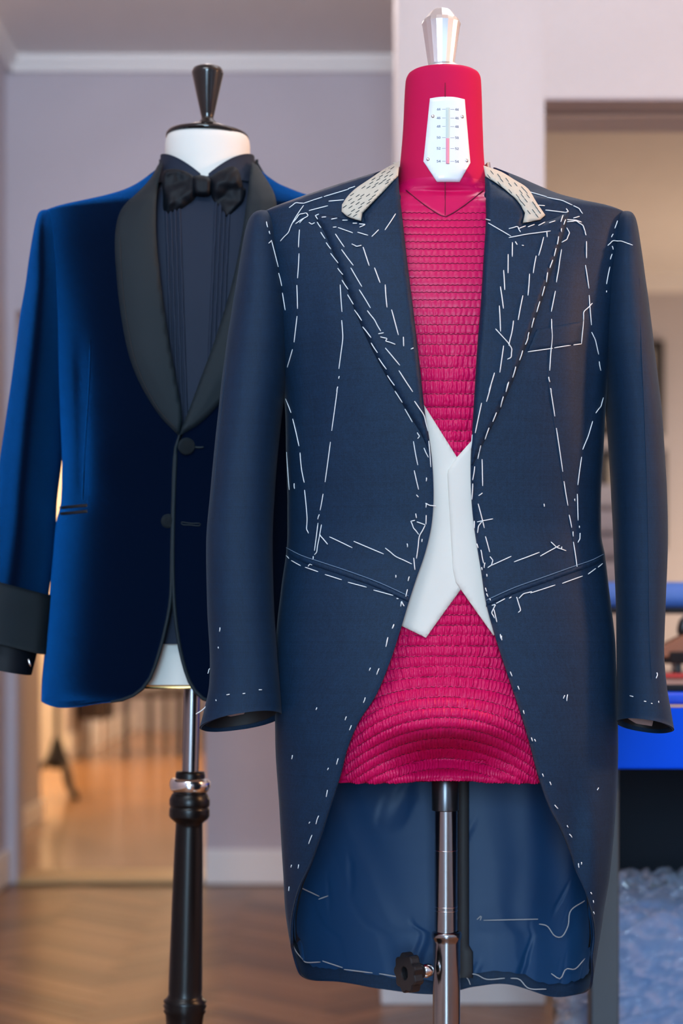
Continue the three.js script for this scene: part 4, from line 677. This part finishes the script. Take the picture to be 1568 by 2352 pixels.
  const cp = cuffB.lift(68, 1521, 0.0), lk = new THREE.SphereGeometry(0.0042, 12, 8); lk.scale(0.6, 1.6, 0.7); lk.rotateZ(0.35); lk.translate(cp.x, cp.y, cp.z + 0.001); part(shc, 'cufflink', lk, M.chrome, 'small silver cufflink');
  // bow tie
  const bt = thing('bow_tie', 'black silk bow tie at the neck of the pleated shirt', 'bow tie', V(xOf(465, D2), hOf(450, D2), -D2 + 0.08));
  const flat = (x, y, o) => P(x, y, D2 - 0.078 - o);
  const wl = sp([[450, 408], [425, 393], [400, 388], [376, 392], [372, 405], [374, 450], [378, 496], [398, 492], [425, 478], [452, 448], [450, 408]], 6), wr = sp([[478, 408], [505, 392], [535, 382], [545, 388], [556, 420], [560, 455], [546, 480], [520, 505], [500, 478], [485, 450], [478, 408]], 6);
  const fold = (d, x, y) => 0.0045 * Math.sin((y - 400) / 14 + x / 40) * sstep(0, 14, d) + 0.004 * noise(x / 18, y / 18, 4) * sstep(0, 10, d);
  for (const q of [wl, wr]) part(bt, 'wing', cut(q.slice(0, -1), flat, { cell: 5, top: (d, x, y) => pillow(0.010, 16)(d) + fold(d, x, y), bottom: (d) => -pillow(0.003, 16)(d) }), M.silk);
  const tails = [sp([[500, 440], [530, 440], [562, 432], [562, 450], [530, 500], [521, 506], [505, 485], [500, 440]], 6)];
  part(bt, 'wing', cut(tails[0].slice(0, -1), (x, y, o) => flat(x, y, o - 0.006), { cell: 5, top: (d, x, y) => pillow(0.006, 12)(d), bottom: (d) => -pillow(0.002, 12)(d) }), M.silk);
  part(bt, 'knot', cut(sp([[442, 405], [460, 402], [484, 410], [487, 430], [482, 448], [462, 452], [446, 446], [440, 425], [442, 405]], 6).slice(0, -1), flat, { cell: 4, top: (d, x, y) => pillow(0.017, 14)(d) + 0.0006 * Math.sin(x / 5), bottom: (d) => -pillow(0.004, 10)(d) }), M.silk);
  part(bt, 'neck_band', shell(shirtB, { rows: pys(398, 430, 4).map((p) => hOf(p, D2)), nt: 40, tA: () => Math.PI * 0.95, tB: () => Math.PI * 2.05, off: 0.0045, th: 0.002 }), M.silk);
  // jacket
  const j = thing('dinner_jacket', 'midnight blue velvet dinner jacket with dark grosgrain shawl collar', 'jacket', V(xOf(450, D2), hOf(1615, D2), -D2));
  const JL = [[374, 372], [362, 430], [358, 520], [368, 640], [384, 760], [402, 860], [413, 940], [412, 1000], [404, 1025], [400, 1060], [397, 1150], [394, 1280], [391, 1380], [378, 1450], [362, 1510], [342, 1562], [315, 1592], [285, 1606], [255, 1612]];
  const JR = [[578, 372], [570, 430], [558, 520], [535, 640], [500, 760], [460, 870], [432, 945], [420, 1000], [404, 1030], [399, 1150], [397, 1300], [400, 1390], [408, 1460], [420, 1520], [438, 1572], [462, 1602], [490, 1614]];
  const jL = edgeT(jk, JL), jR = edgeT(jk, JR);
  const jh = (s, h) => { const a = hOf(1500, D2); if (h > a) return h; const py = 1612 - 7 * (1 - sstep(0, 0.05, s)) - 7 * (1 - sstep(0, 0.05, 1 - s)) + 6 * Math.sin(s * 24) * sstep(0.02, 0.1, s) * sstep(0.25, 0.15, s) + 4 * Math.cos(s * 11) - 46 * sstep(0.24, 0.36, s) * sstep(0.78, 0.66, s); return lerp(a, hOf(py, D2 - 0.05 + 0.15 * Math.pow(Math.sin(Math.PI * s), 0.6)), (a - h) / (a - hOf(1625, D2))); };
  const jTop = jk.lift(380, 396).y, under = (h) => 0.07 * sstep(hOf(985, D2), hOf(930, D2), h);   // the cloth stops short of the roll under the shawl collar
  const jacketHeights = [...pys(372, 520, 46), ...pys(526, 1625, 150)].map((p) => hOf(p, D2));
  part(j, 'jacket_body', shell(jk, { rows: jacketHeights, nt: 180, tA: (h) => jL(h) + under(h), tB: (h) => Math.PI * 2 + jR(h) - under(h), hAt: (s, h) => jh(s, Math.min(h, lerp(jTop, hOf(372, D2), sstep(0.04, 0.2, Math.min(s, 1 - s))))), th: 0.004 }), M.velvet, 'midnight blue velvet jacket body');
  part(j, 'jacket_lining', shell(jk, { rows: jacketHeights.slice(30), nt: 90, inner: false, tA: (h) => jL(h) + 0.04, tB: (h) => Math.PI * 2 + jR(h) - 0.04, hAt: (s, h) => jh(s, h) + 0.006, off: -0.006 }), M.sleeveLining);
  // edge piping in grosgrain
  part(j, 'edge_piping', thread(sp(JL.slice(7), 3).map(([x, y]) => jk.lift(x, y, 0.0006)), 0.0026, 6), M.grosgrain, 'dark green grey grosgrain edge piping');
  part(j, 'edge_piping', thread(sp(JR.slice(8), 3).map(([x, y]) => jk.lift(x, y, 0.0006)), 0.0026, 6), M.grosgrain, 'dark green grey grosgrain edge piping');
  // shawl collar
  const shL = [...sp([[374, 372], [362, 430], [358, 520], [368, 640], [384, 760], [402, 860], [416, 940], [418, 965]], 5), ...sp([[411, 1002], [372, 962], [332, 902], [300, 830], [280, 740], [268, 640], [264, 540], [274, 490], [290, 466], [318, 440], [345, 410], [362, 380]], 5)];
  const shR = [...sp([[578, 372], [570, 430], [558, 520], [535, 640], [500, 760], [460, 870], [432, 945], [416, 985]], 5), ...sp([[411, 1002], [460, 972], [510, 920], [560, 840], [595, 740], [620, 640], [634, 540], [636, 480], [630, 445], [612, 412], [592, 380]], 5)];
  const shTop = (d, x, y) => pillow(0.005, 6, 0.0005)(d) + 0.004 * sstep(0, 60, d) + 0.004 * Math.exp(-Math.pow((d - 30) / 40, 2)) * sstep(1000, 800, y);
  for (const q of [shR, shL]) { const s = part(j, 'shawl_collar', cut(q, jk.lift, { cell: 7, top: shTop, bottom: () => -0.002 }), M.grosgrain, 'dark grosgrain shawl collar'); }
  part(j, 'collar_stitching', thread(sp([[404, 985], [368, 945], [338, 895], [310, 825], [292, 740], [280, 640], [276, 545]], 4).map(([x, y]) => jk.lift(x, y, shTop(12, x, y) + 0.0004)), 0.0006, 4), M.sleeveLining, 'line of stitching along the collar edge');
  part(j, 'collar_back', shell(jk, { rows: pys(362, 410, 10).map((p) => hOf(p, D2)), nt: 40, tA: () => Math.PI * 1.03, tB: () => Math.PI * 1.97, off: 0.003, th: 0.004 }), M.grosgrain);
  // buttons and buttonholes
  for (const [x, y, r] of [[428, 1025, 19], [386, 1197, 16]]) { const q = jk.lift(x, y, r === 19 ? 0.001 : -0.001), s = new THREE.SphereGeometry(r * k, 24, 14); s.scale(1, 1, 0.55); s.translate(q.x, q.y, q.z); part(j, 'button', s, M.grosgrain, 'cloth covered button'); }
  part(j, 'buttonhole', thread([[447, 1027], [458, 1028], [468, 1027]].map(([x, y]) => jk.lift(x, y, 0.0008)), 0.0016, 6), M.grosgrain);
  part(j, 'buttonhole', thread([[417, 1199], [438, 1202], [460, 1203], [459, 1207], [438, 1206], [417, 1204], [417, 1199]].map(([x, y]) => jk.lift(x, y, 0.0008)), 0.0009, 5), M.grosgrain);
  // pocket jetting
  for (const dy of [0, 14]) part(j, 'pocket_jetting', cut([[136, 1163 + dy], [200, 1157 + dy], [201, 1164 + dy], [136, 1170 + dy]], jk.lift, { cell: 4, top: pillow(0.003, 4), bottom: () => -0.002 }), M.sleeveLining, 'black pocket jetting');
  part(j, 'dart_seam', thread([[208, 780], [206, 860], [200, 960], [194, 1060], [190, 1150]].map(([x, y]) => jk.lift(x, y, -0.0002)), 0.0011, 5), M.velvet);
  // sleeves, the far one hidden behind the tailcoat
  const rowsS = [[488, 104, 124, 0.015, 0.015], [494, 96, 132, 0.035, 0.04], [505, 91, 138, 0.055, 0.06], [530, 86, 144, 0.07, 0.075], [560, 81, 152, 0.08, 0.085], [650, 67, 164, 0.09, 0.09], [750, 51, 167, 0.092, 0.09, 0.004], [880, 34, 158, 0.086, 0.085, 0.008], [980, 20, 149, 0.08, 0.08, 0.012], [1080, 7, 141, 0.075, 0.075, 0.018], [1150, 0, 134, 0.072, 0.07, 0.022], [1220, -8, 132, 0.068, 0.068, 0.026], [1300, -16, 126, 0.065, 0.064, 0.032], [1400, -28, 115, 0.062, 0.06, 0.038], [1520, -40, 106, 0.06, 0.058, 0.042]];
  const folds = (x, h) => { const px = CX + x / D2 * F, py = pyAt(h, D2); return 0.006 * Math.sin((px + (py - 900) * 0.10) / 13) * sstep(560, 700, py) * 0.5 + 0.004 * noise(x * 20, h * 4, 21); };
  const sA = sliced(D2, rowsS, 2.1, folds), sB = sliced(D2, rowsS.map((r) => [r[0], 952 - r[2] - (r[0] - 490) * 0.045, 952 - r[1] - (r[0] - 490) * 0.045, ...r.slice(3)]), 2.1);
  for (const [b, m] of [[sA, 1], [sB, -1]]) {
    const rows = Array.from({ length: 101 }, (_, i) => i / 100), v = (q) => (q < 0.2 ? q * q * 1.5 : 0.06 + (q - 0.2) * 0.94 / 0.8);
    const sl = part(j, 'sleeve', shell(b, { rows, nt: 80, hAt: (s, r) => lerp(b.hTop, hOf(1476 + 22 * m * Math.cos(s * Math.PI * 2), D2), v(r)), th: 0.004 }), M.velvet, 'midnight blue velvet sleeve');
    part(sl, 'turned_cuff', shell(b, { rows: Array.from({ length: 15 }, (_, i) => i / 14), nt: 80, hAt: (s, r) => { const u = Math.cos(s * Math.PI * 2) * m; return hOf(lerp(1347 + 21 * u, 1480 + 22 * u, r), D2); }, off: 0.0062, th: 0.005, wave: (t, h, s) => 0.0012 * noise(s * 12, h * 20) }), M.grosgrain, 'dark grosgrain turned back cuff');
  }
}
// ---------------------------------------------------------------- pressing table with its sleeve board, iron and wrapped bundle
const DT = 3.0, TOP = hOf(1584, DT);
const Mblue = phy({ color: rgb(0.0005, 0.085, 0.92), roughness: 0.5, specularIntensity: 0.15 });
const Mlip = phy({ color: rgb(0.0005, 0.085, 0.92), roughness: 0.12, clearcoat: 1, clearcoatRoughness: 0.08 });
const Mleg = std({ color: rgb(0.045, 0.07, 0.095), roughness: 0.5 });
const Mnavy = std({ color: rgb(0.003, 0.010, 0.020), roughness: 0.9 });
{
  const x0 = xOf(1404, DT), x1 = 1.75, t = thing('pressing_table', 'blue pressing table with a glossy rounded top edge and dark legs', 'table', V((x0 + x1) / 2, 0, -3.6));
  part(t, 'tabletop', rbox(x0, x1, TOP - 0.022, TOP + 0.004, -DT - 0.03, -4.25, 0.008, 3), std({ color: rgb(0.32, 0.24, 0.24), roughness: 0.6 }), 'padded greyish pink tabletop');
  part(t, 'edge_lip', rbox(x0, x1, hOf(1619, DT), hOf(1588, DT), -DT + 0.004, -DT - 0.03, 0.009, 4), Mlip, 'glossy blue edge');
  part(t, 'top_rail', rbox(x0, x1, hOf(1587, DT), hOf(1573, DT), -DT, -DT - 0.03, 0.003), Mnavy, 'dark blue rail');
  part(t, 'front_fascia', rbox(x0, x1, hOf(1767, DT), hOf(1625, DT), -DT, -DT - 0.02, 0.004), Mblue, 'bright blue front fascia');
  part(t, 'side_fascia', rbox(x0, x0 + 0.02, hOf(1767, DT), hOf(1625, DT), -DT - 0.021, -4.2, 0.004), Mblue);
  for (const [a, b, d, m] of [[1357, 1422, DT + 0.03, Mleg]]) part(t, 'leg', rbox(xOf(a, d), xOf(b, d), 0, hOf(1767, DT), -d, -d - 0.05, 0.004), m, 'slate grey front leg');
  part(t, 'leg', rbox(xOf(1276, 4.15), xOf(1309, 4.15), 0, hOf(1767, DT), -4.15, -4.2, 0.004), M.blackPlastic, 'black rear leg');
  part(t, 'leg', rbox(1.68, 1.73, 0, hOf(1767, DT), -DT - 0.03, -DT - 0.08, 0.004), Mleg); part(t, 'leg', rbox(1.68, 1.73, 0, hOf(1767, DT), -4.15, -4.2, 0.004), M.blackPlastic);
  part(t, 'lower_shelf', rbox(xOf(1422, DT), 1.7, 0.10, 0.125, -DT - 0.05, -3.75, 0.004), Mnavy);
  part(t, 'back_panel', rbox(xOf(1400, 3.75) - 0.02, 1.7, 0.10, hOf(1767, DT), -3.75, -3.77, 0.004), Mnavy, 'dark navy back panel');
  part(t, 'post', rbox(1.35, 1.40, TOP, 1.0, -3.7, -3.75, 0.004), Mnavy);
  // sleeve board on its arm
  const b0 = hOf(1404, 3.62), b1 = hOf(1336, 3.62), xa = xOf(1340, 3.62);
  part(t, 'sleeve_board', rbox(xa, 1.5, b0 + 0.006, b1, -3.62, -3.78, 0.024, 5), phy({ color: rgb(0.05, 0.16, 0.58), roughness: 0.5, sheen: 0.3 }), 'blue padded sleeve board');
  part(t, 'board_plate', rbox(xa + 0.01, 1.49, b0 - 0.004, b0 + 0.008, -3.625, -3.775, 0.003), Mnavy, 'dark plate under the board');
}
{
  const z = -3.5, d = 3.5, bx = xOf(1548, d) + 0.02, t = thing('iron_rest', 'red mat lying on the blue pressing table', 'mat', V(bx, TOP + 0.004, z));
  part(t, 'mat', rbox(xOf(1470, d), xOf(1650, d), TOP + 0.006, TOP + 0.014, z, z - 0.13, 0.004), std({ color: rgb(0.45, 0.045, 0.05), roughness: 0.6 }));
  const k = thing('clothes_iron', 'brown and black pressing iron standing on the red mat', 'iron', V(bx, TOP + 0.014, z));
  const X = (px) => xOf(px, d), Y = (py) => hOf(py, d), sole = new THREE.Shape([[X(1527), -0.0], [X(1550), -0.03], [X(1600), -0.05], [X(1690), -0.05], [X(1690), 0.05], [X(1600), 0.05], [X(1550), 0.03]].map(([a, b]) => new THREE.Vector2(a, b)));
  const ex = (s, h) => new THREE.ExtrudeGeometry(s, { depth: h, bevelEnabled: true, bevelSize: 0.003, bevelThickness: 0.003, bevelSegments: 2 });
  const sg = ex(sole, 0.018); sg.rotateX(-Math.PI / 2); sg.translate(0, Y(1522), z - 0.065);
  part(k, 'soleplate', sg, M.blackPlastic, 'black iron soleplate');
  part(k, 'heel_stand', rbox(X(1640), X(1670), TOP + 0.014, Y(1520), z - 0.11, z - 0.02, 0.003), M.blackPlastic); part(k, 'heel_stand', rbox(X(1560), X(1575), TOP + 0.014, Y(1520), z - 0.09, z - 0.04, 0.003), M.blackPlastic);
  const body = new THREE.Shape([[X(1527), Y(1507)], [X(1527), Y(1492)], [X(1548), Y(1478)], [X(1580), Y(1462)], [X(1620), Y(1450)], [X(1680), Y(1448)], [X(1685), Y(1507)]].map(([a, b]) => new THREE.Vector2(a, b)));
  const bg = ex(body, 0.05); bg.translate(0, 0, z - 0.09); part(k, 'iron_body', bg, std({ color: rgb(0.23, 0.085, 0.035), roughness: 0.4 }), 'brown iron body');
  part(k, 'handle', thread([[1580, 1460], [1590, 1425], [1640, 1415], [1680, 1425], [1682, 1455]].map(([x, y]) => V(X(x), Y(y), z - 0.065)), 0.012, 10), M.blackPlastic);
}
{ // a bundle of cloth in clear plastic on the shelf
  const c = V(xOf(1520, 3.2) + 0.03, 0.29, -3.34), t = thing('wrapped_bundle', 'pale blue cloth bundle wrapped in crinkled clear plastic on the shelf', 'bundle', V(c.x, 0.125, c.z));
  const puff = (rx, ry, rz, amp, n, off) => {
    const g = new THREE.BoxGeometry(2, 2, 2, n, n, n), p = g.attributes.position, v = V(0, 0, 0);
    for (let i = 0; i < p.count; i++) {
      v.fromBufferAttribute(p, i); const q = v.clone(), L = Math.pow(Math.pow(Math.abs(q.x), 5) + Math.pow(Math.abs(q.y), 5) + Math.pow(Math.abs(q.z), 5), 1 / 5); q.divideScalar(L);
      const ridge = (a) => 1 - 2 * Math.abs(a), a = amp * (ridge(noise(q.x * 2.6 + q.y * 1.5 + off, q.y * 5.5 - q.x * 1.2, q.z * 3)) * 0.7 + 0.45 * ridge(noise(q.x * 5 + q.y * 4 + off, q.y * 12 - q.x * 5, q.z * 7)) - 0.5);
      q.set(q.x * (rx + a), q.y * (ry + a), q.z * (rz + a)); q.add(c); if (q.y < 0.127) q.y = 0.127; p.setXYZ(i, q.x, q.y, q.z);
    }
    const m = mergeVertices(g, 1e-5); m.computeVertexNormals(); return m;
  };
  part(t, 'cloth', puff(0.16, 0.155, 0.13, 0.010, 24, 0), std({ color: rgb(0.13, 0.26, 0.50), roughness: 0.8 }), 'pale blue cloth');
  part(t, 'plastic_wrap', puff(0.180, 0.174, 0.150, 0.036, 90, 7), phy({ color: rgb(0.86, 0.93, 1), transmission: 0.85, roughness: 0.06, thickness: 0, specularIntensity: 1 }), 'crinkled clear plastic wrap');
}
// ---------------------------------------------------------------- the room through the wide opening
function picture(label, x0, x1, y0, y1, z) {
  const t = thing('picture_frame', label, 'picture', V((x0 + x1) / 2, y0, z)), w = 0.05;
  part(t, 'frame', merge([box(x0, x1, y0, y0 + w, z, z + 0.03), box(x0, x1, y1 - w, y1, z, z + 0.03), box(x0, x0 + w, y0 + w, y1 - w, z, z + 0.03), box(x1 - w, x1, y0 + w, y1 - w, z, z + 0.03)]), M.blackPlastic, 'black frame');
  part(t, 'mount', box(x0 + w, x1 - w, y0 + w, y1 - w, z, z + 0.01), std({ color: rgb(0.55, 0.53, 0.50), roughness: 0.8 }), 'pale mount');
}
{ const d = 10.72, X = (p) => xOf(p, d), Y = (p) => hOf(p, d);
  picture('upper black framed picture on the wall beyond the right sleeve of the tailcoat', X(1375), X(1525), Y(1000), Y(782), -10.75);
  picture('lower black framed picture hanging below the other framed one', X(1378), X(1530), Y(1262), Y(1034), -10.75);
  // folded cloths on a stand, seen between the right sleeve and the coat
  const z = -6.4, dd = 6.4, a = xOf(1330, dd), b = xOf(1440, dd), s = thing('cloth_stand', 'pale stand behind the right sleeve of the tailcoat', 'stand', V((a + b) / 2, 0, z));
  part(s, 'top', rbox(a - 0.03, b + 0.03, hOf(1345, dd) - 0.025, hOf(1345, dd), z + 0.1, z - 0.25, 0.004), M.wallPale);
  for (const x of [a, b]) for (const q of [0.08, -0.22]) part(s, 'leg', rbox(x - 0.012, x + 0.012, 0, hOf(1345, dd) - 0.025, z + q - 0.012, z + q + 0.012, 0.003), M.wallPale);
  const tones = [[0.40, 0.36, 0.38], [0.34, 0.30, 0.32], [0.42, 0.38, 0.40], [0.5, 0.46, 0.46]];
  [1340, 1290, 1225, 1160].forEach((py, i) => { const h0 = hOf(1345, dd) + i * 0.088; const f = thing('folded_cloth', ['grey folded cloth at the bottom of the pile on the stand', 'darker grey folded cloth second in the pile on the stand', 'grey folded cloth third in the pile on the stand', 'pale grey folded cloth on top of the pile on the stand'][i], 'cloth', V((a + b) / 2, h0, z), 'folded cloths on the stand'); part(f, 'folded_layers', rbox(a - 0.01, b + 0.01, h0, h0 + 0.086, z + 0.08, z - 0.22, 0.03, 4), std({ color: rgb(...tones[i]), roughness: 0.9 })); });
}
// ---------------------------------------------------------------- the rooms through the doorway
{ // black stand with curved feet
  const d = 10.1, x = xOf(131, d), z = -d, t = thing('garment_stand', 'black iron stand with curved feet on the far parquet', 'stand', V(x, 0, z));
  part(t, 'pole', lathe([[0.016, 0.22], [0.016, 1.5]], V(x, 0, z), 12), M.blackPlastic);
  part(t, 'hub', lathe([[0, 0.16], [0.05, 0.17], [0.07, 0.21], [0.05, 0.25], [0.025, 0.33], [0.016, 0.34]], V(x, 0, z), 16), M.blackPlastic);
  for (const a of [0.85, 2.95, 5.0]) part(t, 'foot', thread([[0.03, 0.21], [0.10, 0.17], [0.13, 0.08], [0.20, 0.012]].map(([r, h]) => V(x + Math.cos(a) * r, h, z + Math.sin(a) * r)), 0.02, 8), M.blackPlastic);
  const s = new THREE.SphereGeometry(0.022, 12, 8); s.translate(x + 0.075, 0.27, z + 0.03); part(t, 'caster', s, M.trim, 'white caster');
}
function chair(label, x, z, turn) {
  const t = thing('side_chair', label, 'chair', V(x, 0, z), 'dark chairs in the far room'), w = 0.20, c = Math.cos(turn), s = Math.sin(turn), m = std({ color: rgb(0.03, 0.018, 0.012), roughness: 0.4 });
  const at = (g) => { g.rotateY(turn); g.translate(x, 0, z); return g; };
  for (const [a, b] of [[-w, -w], [w, -w], [-w, w], [w, w]]) part(t, 'leg', at(rbox(a - 0.017, a + 0.017, 0, b < 0 ? 0.95 : 0.44, b - 0.017, b + 0.017, 0.004)), m);
  part(t, 'seat', at(rbox(-w - 0.03, w + 0.03, 0.44, 0.49, -w - 0.02, w + 0.03, 0.012)), m);
  part(t, 'backrest', at(rbox(-w, w, 0.72, 0.93, -w - 0.012, -w + 0.012, 0.006)), m);
}
chair('dark wooden chair with straight legs beside the console in the far room', xOf(350, 13.6), -13.6, 0.15);
chair('dark wooden chair nearer the doorway jamb in the far room', xOf(420, 14.1), -14.1, -0.2);
{ const z = -13.6, t = thing('console', 'dark console cabinet against the wall of the far room', 'cabinet', V(-1.80, 0, z));
  part(t, 'cabinet_body', rbox(-1.93, -1.72, 0.28, 0.85, z + 0.25, z - 0.3, 0.006), std({ color: rgb(0.025, 0.012, 0.008), roughness: 0.5 }));
  for (const [a, b] of [[-1.91, 0.22], [-1.74, 0.22], [-1.91, -0.27], [-1.74, -0.27]]) part(t, 'leg', rbox(a - 0.01, a + 0.01, 0, 0.28, z + b - 0.01, z + b + 0.01, 0.003), std({ color: rgb(0.2, 0.09, 0.03), roughness: 0.5 }));
}
renderer.render(scene, camera);
